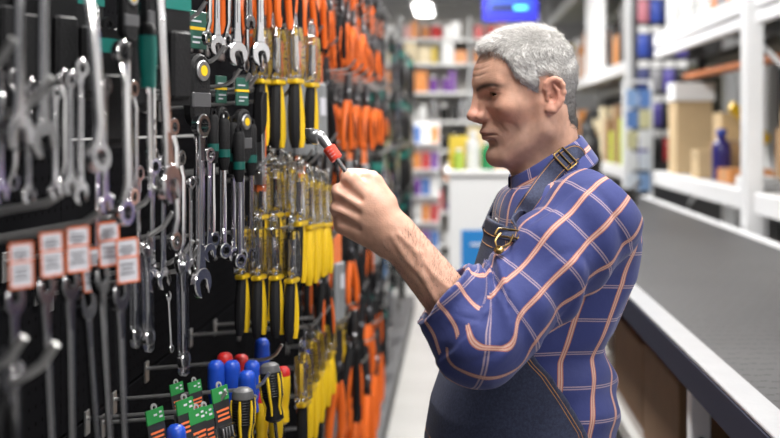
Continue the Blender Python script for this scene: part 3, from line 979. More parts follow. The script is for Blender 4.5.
# -- straps run from the bib corners over the collar and round the neck
def strap_ground(p):
    d = np.minimum(shirt_torso(p), apron_base(p))
    d = np.minimum(d, np.where((p[:, 2] > 1.36), cap(p, SH_L, EL_L, 0.079, 0.068), 9))
    return np.minimum(d, cap(p, CC - NA * 0.030, CC + NA * 0.020, 0.093, 0.071))
def strap_points(s):
    """Up from the bib corner over shirt and collar, then round the back of the neck."""
    pts = []
    if s < 0:
        pts = [on_apron(-0.55, 1.362, 0.001)]
        for z, th in ((1.40, -0.95), (1.43, -1.15)):
            c = np.array([np.interp(z, ZT, CXT), TC[1], z]); dr = TF * math.cos(th) + TL * math.sin(th)
            r = np.linspace(0.03, 0.22, 300); v = shirt_torso(c + r[:, None] * dr)
            i = int(np.argmax((v[:-1] < 0.005) & (v[1:] >= 0.005))); pts.append(c + dr * r[i])
        for th, ra, h in ((1.3, 0.092, -0.020), (1.75, 0.088, -0.012), (2.2, 0.074, -0.014), (2.65, 0.066, -0.016), (3.1415, 0.064, -0.016)):
            pts.append(collar_ring(-th, ra, ra * 1.02, h))
        return pts
    cam0 = np.array([0, 0, EYE])
    for px, py in ((506, 240), (511, 231), (521, 216), (534, 197), (547, 179), (561, 163), (576, 153)):
        r = np.array(P(px, py, 1.0)) - cam0
        t = np.linspace(1.5, 2.0, 500)
        q = cam0 + t[:, None] * r
        v = strap_ground(q) - 0.005
        i = int(np.argmax(v < 0)) if (v < 0).any() else int(np.argmin(v))
        pts.append(q[i])
    for th, ra, h in ((2.15, 0.074, -0.016), (2.65, 0.066, -0.016), (3.1415, 0.064, -0.016)):
        pts.append(collar_ring(th, ra, ra * 1.02, h))
    return pts
def catmull(pts, n=8):
    pts = [np.array(p) for p in pts]; out = []
    for i in range(len(pts) - 1):
        a = pts[max(i - 1, 0)]; b = pts[i]; c = pts[i + 1]; d = pts[min(i + 2, len(pts) - 1)]
        for k in range(n):
            t = k / n
            out.append(0.5 * ((2 * b) + (-a + c) * t + (2 * a - 5 * b + 4 * c - d) * t * t + (-a + 3 * b - 3 * c + d) * t ** 3))
    out.append(pts[-1]); return out
def ribbon(mb, pts, w, th):
    loc = np.array(person.location)
    vs = []
    for i, p in enumerate(pts):
        t = pts[min(i + 1, len(pts) - 1)] - pts[max(i - 1, 0)]; t = t / np.linalg.norm(t)
        ax = CC + NA * ((p - CC) @ NA)
        o = p - ax; o = o - t * (o @ t); o /= np.linalg.norm(o)
        o = o * 0.9 + NA * 0.35; o = o - t * (o @ t); o /= np.linalg.norm(o)
        b = np.cross(t, o)
        for x, y in ((-w / 2, -th / 2), (w / 2, -th / 2), (w / 2, th / 2), (-w / 2, th / 2)):
            vs.append(p + b * x + o * y - loc)
    n = len(pts)
    fs = [(i * 4 + k, i * 4 + (k + 1) % 4, i * 4 + 4 + (k + 1) % 4, i * 4 + 4 + k) for i in range(n - 1) for k in range(4)]
    fs += [(3, 2, 1, 0), (n * 4 - 4, n * 4 - 3, n * 4 - 2, n * 4 - 1)]
    mb.add(vs, fs)
def frame_at(pts, i):
    p = pts[i]; t = pts[i + 1] - pts[i - 1]; t = t / np.linalg.norm(t)
    ax = CC + NA * ((p - CC) @ NA)
    o = p - ax; o = o - t * (o @ t); o /= np.linalg.norm(o)
    o = o * 0.9 + NA * 0.35; o = o - t * (o @ t); o /= np.linalg.norm(o)
    return p - np.array(person.location), t, np.cross(t, o), o
def loop(mb, p, t, b, o, lx, lb, r):
    c = []
    for k in range(25):
        q = 2 * PI * k / 24
        x = max(-1, min(1, 1.35 * math.cos(q))) * lx; y = max(-1, min(1, 1.35 * math.sin(q))) * lb
        c.append(p + t * x + b * y + o * 0.004)
    mb.tube(c, r, 6, caps=False)
def build_straps():
    for s in (1, -1):
        pts = catmull(strap_points(s))
        mb = MB(); ribbon(mb, pts, 0.030, 0.004)
        st = mb.obj('strap', DENIM, apron, smooth=True, angle=40)
        mb = MB(); loc = np.array(person.location)
        for sd in (-1, 1):
            path = []
            for i in range(2, len(pts) - 1):
                p, t, b, o = frame_at(pts, i)
                path.append(p + b * 0.0118 * sd + o * 0.0022)
            mb.tube(path, 0.0006, 4)
        mb.obj('strap_stitching', THREAD, apron)
        # slider buckle
        i = 42
        p, t, b, o = frame_at(pts, i)
        mb = MB(); loop(mb, p, t, b, o, 0.0105, 0.0175, 0.0016)
        mb.tube([p - b * 0.017 + o * 0.004, p + b * 0.017 + o * 0.004], 0.0012, 6)
        mb.obj('buckle', BRASS, apron, label='antique brass slider buckle')
        if s < 0: continue
        # bib fastener: loop, wire hook and stud
        p, t, b, o = frame_at(pts, 5)
        mb = MB(); loop(mb, p, t, b, o, 0.008, 0.019, 0.0017)
        w = [p - b * 0.010 - t * 0.004 + o * 0.006, p - b * 0.011 - t * 0.022 + o * 0.006, p - t * 0.034 + o * 0.006, p + b * 0.011 - t * 0.022 + o * 0.006, p + b * 0.010 - t * 0.004 + o * 0.006]
        mb.tube(catmull(w, 5), 0.0015, 6)
        c = p - t * 0.036 + o * 0.004
        zz = Vector(o).to_track_quat('Z', 'Y').to_matrix()
        pr = [(0.0075, -0.002), (0.0078, 0.001), (0.0055, 0.004), (0.0035, 0.0045), (0.003, 0.003), (0.0001, 0.003)]
        l = MB(); l.lathe(pr, 14)
        mb.add([zz @ Vector(v) + Vector(c) for v in l.v], l.f)
        mb.obj('fastener', BRASS, apron, label='brass bib hook over a stud button')
build_straps()

# -- shirt buttons down the front
def build_buttons():
    m = mat('horn_button', (0.22, 0.20, 0.19), 0.3)
    lb = MB(); lb.lathe([(0.0062, -0.001), (0.0066, 0.0005), (0.0058, 0.0018), (0.0042, 0.0016), (0.0001, 0.0014)], 14)
    me = lb.mesh('button', m)
    for z in (1.452, 1.392):
        c = np.array([np.interp(z, ZT, CXT), TC[1], z]) + TL * 0.022
        r = np.linspace(0.03, 0.16, 260)
        q = c[None] + r[:, None] * TF[None]
        v = shirt_torso(q); i = int(np.argmax((v[:-1] < 0) & (v[1:] >= 0)))
        o = link('button', me, shirt); n = Vector(TF + 0.25 * TU - 0.5 * np.array([0, 1, 0])).normalized()
        o.rotation_euler = n.to_track_quat('Z', 'Y').to_euler(); o.location = Vector(q[i]) + n * 0.002 - person.location
build_buttons()

def build_trousers():
    f = lambda p: np.maximum(np.maximum(legs_sdf(p, 0.012) - 0.003 * np.sin(p[:, 2] * 70 + p[:, 1] * 30), p[:, 2] - 1.02), 0.06 - p[:, 2])
    V, Q = surf(f, (-0.08, 1.60, 0.05), (0.32, 2.08, 1.05), 0.009, 1.5)
    pmesh('trousers', V, Q, mat('dark_trousers', (0.03, 0.032, 0.04), 0.85, noise=0.3, nscale=200))
    for s in (1, -1):
        def sh(p):
            d = ell(p, ANK[s] + (-0.075, 0, -0.042), (0.145, 0.052, 0.044))
            d = smin(d, cap(p, ANK[s] + (0, 0, -0.02), ANK[s] + (0, 0, 0.03), 0.050), 0.03)
            return np.maximum(np.maximum(d, 0.001 - p[:, 2]), p[:, 2] - 0.115)
        V, Q = surf(sh, ANK[s] + (-0.25, -0.08, -0.11), ANK[s] + (0.1, 0.08, 0.06), 0.006, 1.5)
        pmesh('shoe', V, Q, mat('black_leather', (0.02, 0.018, 0.017), 0.4))
build_trousers()
# ------------------------------------------------------------------ THE STORE
def oriented_boxes(mb, items):
    for c, d in items: mb.box(c, d)
    return mb
def concrete(name, c, rough, sc=6):
    return mat(name, c, rough, noise=0.16, nscale=sc, bump=0.05, bscale=120)
WHITE_METAL = mat('white_painted_steel', (0.84, 0.85, 0.87), 0.38, noise=0.05, nscale=8)
DARK_METAL = mat('dark_steel', (0.05, 0.05, 0.055), 0.45)
CARD = mat('cardboard', (0.40, 0.26, 0.14), 0.85, noise=0.12, nscale=14, bump=0.1, bscale=200)
CARD2 = mat('pale_cardboard', (0.58, 0.43, 0.25), 0.85, noise=0.10, nscale=14, bump=0.1, bscale=200)
TAPE = mat('packing_tape', (0.55, 0.42, 0.26), 0.25)

# floor: joints under separate tiles along the aisle
fl = struct(MB().box((1.0, 8.0, -0.06), (7.0, 22.0, 0.10)).obj('floor', concrete('floor_joint', (0.27, 0.265, 0.26), 0.6)))
tile_me = MB().box((0, 0, -0.009), (0.595, 0.595, 0.018), 0.002).mesh('tile', concrete('floor_tile', (0.46, 0.455, 0.44), 0.28, 2.5))
for i in range(4):
    for j in range(22):
        o = link('tile', tile_me, fl, loc=(-0.3 + 0.6 * i, 2.1 + 0.6 * j, 0))
struct(MB().box((1.0, 8.0, CEIL + 0.05), (7.0, 22.0, 0.1)).obj('ceiling', mat('ceiling_paint', (0.42, 0.43, 0.45), 0.9)))
struct(MB().box((1.0, 18.05, CEIL / 2), (7.0, 0.1, CEIL)).obj('wall_back', mat('back_wall_paint', (0.55, 0.55, 0.56), 0.9, noise=0.05)))
struct(MB().box((3.75, 8.0, CEIL / 2), (0.1, 22.0, CEIL)).obj('wall_right', mat('right_wall_paint', (0.62, 0.62, 0.62), 0.9, noise=0.05)))
struct(MB().box((-2.05, 8.0, CEIL / 2), (0.1, 22.0, CEIL)).obj('wall_left', mat('left_wall_paint', (0.5, 0.5, 0.5), 0.9, noise=0.05)))

LAMP_GLOW = mat('lamp_diffuser', (1.0, 0.98, 0.94), 0.5, emit=9.0)
ORD = ['first', 'second', 'third', 'fourth', 'fifth', 'sixth', 'seventh', 'eighth', 'ninth', 'tenth', 'eleventh', 'twelfth',
       'thirteenth', 'fourteenth', 'fifteenth', 'sixteenth', 'seventeenth', 'eighteenth', 'nineteenth', 'twentieth', 'twenty-first',
       'twenty-second', 'twenty-third', 'twenty-fourth', 'twenty-fifth', 'twenty-sixth', 'twenty-seventh', 'twenty-eighth', 'twenty-ninth', 'thirtieth']
lamp_h = MB().box((0, 0, -0.03), (0.32, 1.6, 0.06), 0.008).mesh('housing', WHITE_METAL)
lamp_d = MB().box((0, 0, -0.068), (0.25, 1.5, 0.016), 0.004).mesh('diffuser', LAMP_GLOW)
lamp_w = MB().tube([(0, 0, 0), (0, 0, 0.28)], 0.005, 6).mesh('hanger', DARK_METAL)
for i, (x, y, l) in enumerate(LAMPS):
    side = 'the tool aisle' if i < 5 else ('the counter' if i < 9 else 'unseen floor behind the camera, added fill')
    k = i if i < 5 else (i - 5 if i < 9 else 0)
    t = thing('ceiling_lamp', f'flat white ceiling lamp, {ORD[k]} from the front over {side}', 'lamp', (x, y, CEIL - 0.28), group='ceiling lamps')
    link('housing', lamp_h, t); link('diffuser', lamp_d, t)
    for s_ in (-1, 1): link('hanger', lamp_w, t, loc=(0, 0.6 * s_, 0))

# ---------------- the long counter
CT = 1.05
def counter_mat():
    m = bpy.data.materials.new('ribbed_rubber'); m.use_nodes = True
    t = NT(m); b = m.node_tree.nodes['Principled BSDF']
    tc = t.n('ShaderNodeTexCoord')
    sx = t.n('ShaderNodeSeparateXYZ'); m.node_tree.links.new(tc.outputs['Object'], sx.inputs[0])
    row = t.math('FLOOR', t.math('DIVIDE', sx.outputs[1], 0.052))
    xs = t.math('MULTIPLY_ADD', t.math('MODULO', t.math('ABSOLUTE', row), 2.0), 0.021, sx.outputs[0])
    dash = t.math('MULTIPLY', t.math('LESS_THAN', t.math('PINGPONG', xs, 0.021), 0.0080), t.math('LESS_THAN', t.math('PINGPONG', sx.outputs[1], 0.026), 0.0065))
    nz = t.n('ShaderNodeTexNoise'); nz.inputs['Scale'].default_value = 3.0; nz.inputs['Detail'].default_value = 6
    m.node_tree.links.new(tc.outputs['Object'], nz.inputs['Vector'])
    nw = t.n('ShaderNodeTexNoise'); nw.inputs['Scale'].default_value = 55; nw.inputs['Detail'].default_value = 3
    m.node_tree.links.new(tc.outputs['Object'], nw.inputs['Vector'])
    wear = t.math('MULTIPLY', dash, t.math('GREATER_THAN', nw.outputs['Fac'], 0.42))
    c = t.mix(nz.outputs['Fac'], (0.050, 0.050, 0.052), (0.080, 0.080, 0.082))
    c = t.mix(t.math('MULTIPLY', wear, 0.95), c, (0.012, 0.012, 0.013))
    m.node_tree.links.new(c, b.inputs['Base Color'])
    b.inputs['Roughness'].default_value = 0.5; b.inputs['Specular IOR Level'].default_value = 0.35
    bp = t.n('ShaderNodeBump'); bp.inputs['Strength'].default_value = 0.8; bp.inputs['Distance'].default_value = 0.002
    m.node_tree.links.new(wear, bp.inputs['Height']); bp.invert = True
    m.node_tree.links.new(bp.outputs[0], b.inputs['Normal'])
    return m
ct = thing('service_counter', 'long waist-high counter with grey ribbed rubber top and pale metal edge', 'counter', (0.94, 4.4, 0))
Y0, Y1 = 0.6, 7.7; YM = (Y0 + Y1) / 2 - 4.4; YL = Y1 - Y0
MB().box((0, YM, CT - 0.030), (0.86, YL, 0.056)).obj('top', mat('counter_core', (0.05, 0.05, 0.055), 0.6), ct)
MB().box((0.0, YM, CT + 0.001), (0.76, YL, 0.006)).obj('rubber_mat', counter_mat(), ct)
EDGE = mat('brushed_aluminium', (0.55, 0.56, 0.58), 0.34, 0.55, noise=0.10, nscale=12, bump=0.05, bscale=60)
MB().box((-0.402, YM, CT + 0.003), (0.060, YL, 0.008), 0.002).obj('edge_trim', EDGE, ct)
MB().box((0.405, YM, CT + 0.006), (0.045, YL, 0.012), 0.002).obj('rear_trim', WHITE_METAL, ct)
MB().box((-0.431, YM, CT - 0.036), (0.008, YL, 0.068)).obj('apron_rail', mat('navy_rail', (0.018, 0.02, 0.04), 0.6, spec=0.15), ct)
MB().box((0.36, YM, CT / 2), (0.03, YL, CT - 0.1)).obj('back_panel', mat('counter_back', (0.045, 0.04, 0.04), 0.8), ct)
MB().box((0.0, YM, 0.600), (0.78, YL, 0.025)).obj('lower_shelf', mat('lower_shelf_board', (0.18, 0.16, 0.15), 0.7), ct)
MB().box((-0.40, YM, 0.600), (0.03, YL, 0.05), 0.004).obj('shelf_rail', mat('dull_rail', (0.32, 0.32, 0.31), 0.6), ct)
post = MB().box((0, 0, (CT - 0.06) / 2), (0.045, 0.045, CT - 0.06), 0.003).mesh('post', WHITE_METAL)
blt = MB().lathe([(0.0085, 0), (0.0085, -0.005), (0.006, -0.006), (0.0055, -0.004), (0.0001, -0.004)], 10, axis='Y').mesh('bolt', DARK_METAL)
for y in (0.8, 2.42, 4.2, 6.2, 7.5):
    p = link('post', post, ct, loc=(-0.395, y - 4.4, 0))
    link('bolt', blt, p, loc=(0.0, -0.0225, 0.855))

def carton(label, c, d, m=CARD, group=None, rz=0.0, cat='box', name='cardboard_box', tape=True):
    """A closed carton: body, two top flaps with a gap, tape over the seam. c = centre of its base."""
    t = thing(name, label, cat, c, (0, 0, rz), group)
    MB().box((0, 0, d[2] / 2 - 0.002), (d[0], d[1], d[2] - 0.004), 0.003).obj('body', m, t)
    w = d[1] / 2 - 0.001
    f = MB().box((0, 0, 0), (d[0] - 0.002, w, 0.004)).mesh('flap', m)
    for s in (1, -1): link('flap', f, t, loc=(0, s * d[1] / 4, d[2] - 0.001))
    if tape:
        MB().box((0, 0, d[2] + 0.0016), (d[0] + 0.001, min(0.05, d[1] * 0.3), 0.001)).box((-d[0] / 2 - 0.0006, 0, d[2] - 0.03), (0.001, min(0.05, d[1] * 0.3), 0.064)).obj('tape', TAPE, t)
    return t
carton('brown cardboard box on the lower shelf under the counter', (0.70, 3.02, 0.6135), (0.26, 0.52, 0.285), mat('shaded_cardboard', (0.20, 0.115, 0.06), 0.85, noise=0.15, nscale=12), tape=False)  # cardboard darkened for both lower boxes: under-counter shade put into the colour
carton('second brown box behind the first under the counter', (0.72, 3.66, 0.6135), (0.28, 0.62, 0.26), mat('shaded_cardboard', ()), tape=False)
carton('small red and grey carton beside the white post under the counter', (0.66, 2.20, 0.6135), (0.2, 0.26, 0.22), mat('red_grey_print', (0.22, 0.11, 0.10), 0.7, noise=0.7, nscale=40))
t = thing('plastic_sack', 'crumpled pale plastic sack under the counter behind the man', 'bag', (0.60, 4.08, 0.6135))
V, Q = surf(lambda p: smin(ell(p, (0, 0, 0.10), (0.055, 0.10, 0.11)), ell(p, (0, 0.0, 0.21), (0.030, 0.05, 0.06)), 0.05) - 0.006 * bump_noise(p, 45, 2), (-0.09, -0.14, -0.03), (0.09, 0.14, 0.31), 0.009, 1.8)
V[:, 2] = np.maximum(V[:, 2], 0.0)
link('sack_body', npmesh('sack_body', V, Q, mat('clear_wrap', (0.62, 0.60, 0.56), 0.3, trans=0.2)), t)
MB().lathe([(0.016, 0), (0.018, 0.006), (0.014, 0.012)], 10, (0, 0, 0.225)).obj('tie', mat('sack_tie', (0.5, 0.5, 0.45), 0.6), t)

# ---------------- white shelving along the right wall
XR = 1.405
def rack(label, y0, y1, levels, z_top, depth=0.9, ends=2):
    t = thing('storage_rack', label, 'rack', (XR, y0, 0))
    up = MB().box((0, 0, z_top / 2), (0.085, 0.115, z_top), 0.006)
    for k in range(int(z_top / 0.1)):
        up.box((-0.0435, 0.02, 0.08 + 0.1 * k), (0.002, 0.016, 0.03)); 
    um = up.mesh('upright', WHITE_METAL)
    for x in (0.045, depth - 0.045):
        for y in (0, y1 - y0)[:(ends if x < 0.3 else 2)]: link('upright', um, t, loc=(x, y, 0))
    for z, th, two in levels:
        for x in (0.03, depth - 0.03):
            mb = MB().box((x, (y1 - y0) / 2, z - th / 2), (0.05, y1 - y0 - 0.116, th), 0.006)
            mb.obj('beam', WHITE_METAL, t)
            if two: MB().box((x, (y1 - y0) / 2, z - th - 0.045), (0.042, y1 - y0 - 0.116, 0.06), 0.006).obj('beam', WHITE_METAL, t)
        n = 5; w = (y1 - y0 - 0.12) / n
        pl = MB().box((depth / 2, 0, z - 0.012), (depth - 0.115, w - 0.008, 0.022), 0.002).mesh('shelf_panel', mat('grey_shelf_panel', (0.50, 0.51, 0.52), 0.5, noise=0.08))
        for k in range(n): link('shelf_panel', pl, t, loc=(0, 0.06 + w * (k + 0.5), 0))
    MB().box((depth + 0.012, (y1 - y0) / 2, z_top / 2 + 0.05), (0.012, y1 - y0 - 0.02, z_top - 0.1)).obj('back_panel', mat('rack_back', (0.045, 0.045, 0.047), 0.7), t)
    br = MB().tube([(0.09, 0, 0.4), (depth - 0.09, 0, 1.25), (0.09, 0, 1.95)], 0.014, 6)
    br.obj('brace', WHITE_METAL, t)
    return t
rack('white storage rack ending at the post on the right of the picture', 2.3, 5.16, [(1.24, 0.10, False), (2.20, 0.09, True)], 3.0, ends=1)
rack('white storage rack beyond the counter stacked with cartons', 5.285, 7.75, [(1.24, 0.10, False), (2.20, 0.09, True)], 3.0, ends=1)
rack('farthest white storage rack behind the man with yellow goods', 8.95, 16.9, [(1.21, 0.10, False), (2.10, 0.10, False), (3.18, 0.13, False)], 3.5)

# goods on the near bays, lower level
ZL = 1.2405
carton('tall pale carton at the far end of the rack shelf, carrying a white box', (1.58, 7.28, ZL), (0.24, 0.26, 0.48), CARD2)
carton('flat white box lying on the tall pale carton', (1.58, 7.25, ZL + 0.4835), (0.27, 0.24, 0.12), mat('white_card', (0.82, 0.83, 0.84), 0.6), tape=False, name='white_box')
carton('medium brown carton beside the tall pale carton', (1.74, 6.70, ZL), (0.26, 0.24, 0.22), CARD)
carton('brown carton stacked on the medium brown carton', (1.74, 6.70, ZL + 0.2265), (0.24, 0.22, 0.17), CARD2)
carton('small open tan carton at the shelf edge', (1.53, 6.62, ZL), (0.13, 0.20, 0.17), CARD2)
carton('low orange tray carton near the white post', (1.62, 6.05, ZL), (0.24, 0.30, 0.075), mat('orange_card', (0.55, 0.22, 0.06), 0.7))
carton('long brown carton stacked behind the orange tray', (2.02, 6.02, ZL), (0.36, 0.40, 0.30), CARD)
carton('square tan carton on the long brown carton', (2.0, 6.0, ZL + 0.3035), (0.30, 0.30, 0.14), CARD2)
carton('white leaflet carton lying at the front of the shelf by the post', (1.57, 5.62, ZL), (0.16, 0.26, 0.05), mat('white_card', ()), tape=False, name='white_box')
carton('brown carton beyond the white post on the near rack', (1.66, 4.78, ZL), (0.30, 0.34, 0.26), CARD2)
carton('dark crate shaped carton on the near rack shelf', (1.80, 4.30, ZL), (0.50, 0.50, 0.16), mat('charcoal_card', (0.05, 0.05, 0.055), 0.7))
# blue jug, spray bottle, yellow drill case handle
def bottle(name, label, loc, r, h, m, capm, group=None, neck=0.45):
    t = thing(name, label, 'bottle', loc, group=group)
    MB().lathe([(r * 0.9, 0), (r, r * 0.15), (r, h * 0.62), (r * 0.85, h * 0.72), (r * neck, h * 0.80), (r * neck, h * 0.86)], 14).obj('body', m, t)
    MB().lathe([(r * neck * 1.25, h * 0.86), (r * neck * 1.25, h * 0.97), (r * neck, h)], 12).obj('cap', capm, t)
    return t
BLUE = mat('cobalt_plastic', (0.015, 0.045, 0.32), 0.35)
bottle('plastic_bottle', 'dark blue bottle standing between the stacked cartons', (1.55, 6.30, ZL), 0.055, 0.30, mat('indigo_plastic', (0.03, 0.025, 0.16), 0.3), BLUE)
bottle('plastic_bottle', 'lime green bottle behind the tall pale carton', (1.58, 7.60, ZL), 0.05, 0.30, mat('lime_plastic', (0.35, 0.62, 0.05), 0.35), mat('white_plastic', (0.8, 0.8, 0.8), 0.4))
t = thing('spirit_level', 'yellow level leaning on the stacked cartons', 'tool', (1.62, 6.36, ZL + 0.40), (0.0, 0.62, 0.5))
MB().box((0.16, 0, 0.03), (0.36, 0.035, 0.055), 0.003).obj('body', mat('yellow_paint', (0.85, 0.55, 0.02), 0.35), t)
MB().box((0.16, 0, 0.03), (0.05, 0.038, 0.02)).obj('vial', mat('green_vial', (0.25, 0.6, 0.1), 0.1), t)
t = thing('pallet_board', 'orange timber board stored under the upper rack shelf', 'board', (1.62, 5.42, 1.90))
MB().box((0, 1.0, 0), (0.10, 2.1, 0.035), 0.003).obj('board', mat('orange_timber', (0.50, 0.16, 0.05), 0.6, noise=0.3, nscale=9), t)
for y in (0.3, 1.7): MB().box((0, y, 0.06), (0.05, 0.03, 0.09)).obj('hanger', DARK_METAL, t)
t = thing('panel_stack', 'stack of grey ribbed panels under the upper rack shelf', 'panel', (1.90, 6.5, 1.985))
for k in range(4): MB().box((0, 0, 0.012 * k), (0.5, 1.9, 0.009), 0.001).obj('panel', mat('olive_grey_panel', (0.16, 0.16, 0.14), 0.7), t)

# box files on the upper shelf
cols = [('white', (0.62, 0.63, 0.64)), ('pale grey', (0.36, 0.37, 0.38)), ('white', (0.64, 0.63, 0.60)), ('orange', (0.62, 0.20, 0.05)), ('mid grey', (0.20, 0.20, 0.21))]
seq = [0, 2, 1, 0, 2, 1, 2, 0, 3, 4, 3, 0, 1, 2, 0, 3, 2, 1]
y = 7.55
for k, ci in enumerate(seq):
    nm, c = cols[ci]; w = (0.20, 0.13, 0.16)[k % 3]; h = 0.40 + 0.05 * ((k * 7) % 3)
    y -= w / 2
    if abs(y - 5.25) < 0.27: y -= 0.5
    t = thing('box_file', f'{nm} box file, {ORD[k]} from the far end of the upper rack shelf', 'file', (1.47 + 0.17, y, 2.2005), group='box files on the upper shelf')
    MB().box((0, 0, h / 2), (0.34, w - 0.012, h), 0.004).obj('case', mat('file_' + nm.replace(' ', '_') + str(ci), c, 0.5), t)
    MB().box((-0.171, 0, h * 0.62), (0.002, w * 0.55, h * 0.22)).obj('spine_label', mat('file_label', (0.75, 0.74, 0.70), 0.6), t)
    MB().lathe([(0.012, 0.0), (0.012, -0.003), (0.008, -0.003), (0.0079, 0.0)], 10, (-0.170, 0, h * 0.2), 'X').obj('finger_ring', DARK_METAL, t)
    y -= w / 2

# notice stand between the racks
t = thing('notice_stand', 'white stand with rows of blue and white cards between the racks', 'stand', (1.40, 8.30, 0), (0, 0, 0.25))
MB().box((0, 0, 0.02), (0.34, 0.30, 0.04), 0.01).obj('base', WHITE_METAL, t)
fr = MB()
for x in (-0.11, 0.11): fr.box((x, 0, 0.97), (0.025, 0.025, 1.86))
for z in (0.6, 1.08, 1.9): fr.box((0, 0, z), (0.22, 0.02, 0.025))
fr.obj('frame', WHITE_METAL, t)
for r in range(5):
    for q in range(2):
        cc = [(0.70, 0.76, 0.85), (0.12, 0.24, 0.55), (0.80, 0.82, 0.84), (0.25, 0.40, 0.68), (0.62, 0.60, 0.35)][(r * 2 + q * 3) % 5]
        MB().box((-0.052 + 0.104 * q, -0.016, 1.13 + 0.16 * r), (0.092, 0.006, 0.135)).obj('card', mat('notice_card_%d' % ((r * 2 + q * 3) % 5), cc, 0.4), t)

# packs hanging between the racks
PK = [('violet', (0.10, 0.08, 0.33)), ('blue', (0.04, 0.08, 0.40)), ('red', (0.48, 0.03, 0.04)), ('grey', (0.25, 0.25, 0.27)), ('pink', (0.55, 0.2, 0.25)), ('black', (0.02, 0.02, 0.022)), ('navy', (0.02, 0.03, 0.14)), ('teal', (0.03, 0.30, 0.33))]
hr = thing('strip_hanger', 'wall of hanging packs on a dark frame between the racks', 'rack', (1.62, 8.55, 0))
MB().box((0, 0, 1.30), (0.44, 0.03, 2.6), 0.004).obj('frame', DARK_METAL, hr)
pegm = MB().tube([(0, -0.015, 0), (0, -0.16, 0.01)], 0.004, 6).mesh('peg', mat('zinc', (0.6, 0.6, 0.6), 0.3, 0.9))
def bag_pack(name, label, loc, w, h, d, m, group, rz=0.0, cat='package'):
    """A hanging pack: header card with a hole over a bulging pouch. Hangs from loc."""
    t = thing(name, label, cat, loc, (0, 0, rz), group)
    MB().box((0, 0, -h * 0.12 + 0.012), (w, 0.003, h * 0.24)).obj('header_card', mat('header_white', (0.75, 0.75, 0.75), 0.5), t)
    a = MB(); rows = []
    for z, k in ((-0.235, 0.05), (-0.30, 0.7), (-0.5, 1.0), (-0.8, 0.95), (-0.95, 0.6), (-1.0, 0.05)):
        rows.append([(x * w / 2, y * d / 2 * k, z * h) for x, y in ((-1, -0.3), (-0.6, -1), (0.6, -1), (1, -0.3), (1, 0.3), (0.6, 1), (-0.6, 1), (-1, 0.3))])
    vs = [v for r in rows for v in r]
    fs = [(i * 8 + k, i * 8 + (k + 1) % 8, i * 8 + 8 + (k + 1) % 8, i * 8 + 8 + k) for i in range(5) for k in range(8)]
    fs += [tuple(range(7, -1, -1)), tuple(range(40, 48))]
    a.add(vs, fs).obj('pouch', m, t)
    return t
ROWN = ['bottom', 'second', 'middle', 'fourth', 'top']
for r in range(5):
    for q in range(4):
        nm, c = PK[(r * 3 + q * 5) % 8]
        z = 1.52 + 0.27 * r; x = 1.62 - 0.15 + 0.10 * q
        link('peg', pegm, hr, loc=(x - 1.62, 0, z))
        bag_pack('hanging_pack', f'{nm} hanging pack, {ORD[q]} along the {ROWN[r]} row between the racks', (x, 8.45, z - 0.004), 0.085, 0.23, 0.04, mat('pack_' + nm, c, 0.3), 'packs hanging between the racks')

# goods on the farthest rack
GC = [('yellow', (0.80, 0.62, 0.03)), ('orange', (0.70, 0.28, 0.07)), ('cream', (0.75, 0.66, 0.45)), ('lime', (0.55, 0.66, 0.05)), ('white', (0.8, 0.8, 0.8)), ('dark', (0.04, 0.04, 0.045)), ('brown', (0.35, 0.2, 0.1))]
for lv, z, zn in ((0, 1.2105, 'lower'), (1, 2.1005, 'middle')):
    y = 9.25
    for k in range(20 if lv == 0 else 18):
        if lv == 1 and 10.4 < y < 12.2: y = 12.25
        if y > 16.3: break
        nm, c = GC[(k * 3 + lv * 2 + (k // 3)) % 7]
        w = 0.22 + 0.06 * ((k * 5) % 3); h = 0.30 + 0.12 * ((k * 7 + lv) % 3)
        carton(f'{nm} carton, {ORD[k]} from the front on the {zn} shelf of the farthest rack', (1.47 + 0.20, y + w / 2, z), (0.36, w - 0.02, h), mat('goods_' + nm, c, 0.5), 'cartons on the farthest rack', tape=k % 2 == 0)
        y += w + 0.03 + 0.05 * (k % 2)
t = thing('white_board', 'big white board standing on the middle shelf of the farthest rack', 'board', (1.47, 11.35, 2.1005))
MB().box((0, 0, 0.50), (0.03, 1.5, 1.0), 0.004).obj('board', mat('gloss_white', (0.86, 0.87, 0.88), 0.3), t)
MB().box((0.03, 0, 0.03), (0.05, 1.5, 0.06)).obj('foot', WHITE_METAL, t)

# black bag and hose on the counter's far end, beside the man
t = thing('tool_bag', 'black upright bag on the counter behind the man\'s neck', 'bag', (0.90, 7.30, CT + 0.0042), (0, 0, 0.2))
V, Q = surf(lambda p: np.maximum(ell(p, (0, 0, 0.22), (0.085, 0.12, 0.30)), -p[:, 2]) - 0.004 * bump_noise(p, 30, 1), (-0.13, -0.17, -0.04), (0.13, 0.17, 0.57), 0.014, 1.8)
V[:, 2] = np.maximum(V[:, 2], 0)
link('bag_body', npmesh('bag_body', V, Q, mat('black_nylon', (0.012, 0.012, 0.013), 0.6)), t)
MB().tube(catmull([(0, -0.06, 0.50), (0, -0.04, 0.58), (0, 0.04, 0.58), (0, 0.06, 0.50)], 5), 0.009, 6).obj('handle', mat('black_nylon', ()), t)
t = thing('hose_coil', 'black coiled hose on the counter beside the black bag', 'hose', (1.07, 6.95, CT + 0.0042))
co = []
for k in range(73):
    q = 2 * PI * k / 24; co.append((0.085 * math.cos(q) * (1 - 0.05 * (k // 24)), 0.11 * math.sin(q), 0.016 + 0.028 * k / 24 + 0.006 * math.sin(q * 2)))
MB().tube(co, 0.017, 7).obj('hose', mat('black_rubber', (0.015, 0.015, 0.016), 0.45), t)
MB().tube([co[-1], (0.10, 0.03, 0.13), (0.13, 0.03, 0.14)], 0.011, 8).obj('nozzle', DARK_METAL, t)

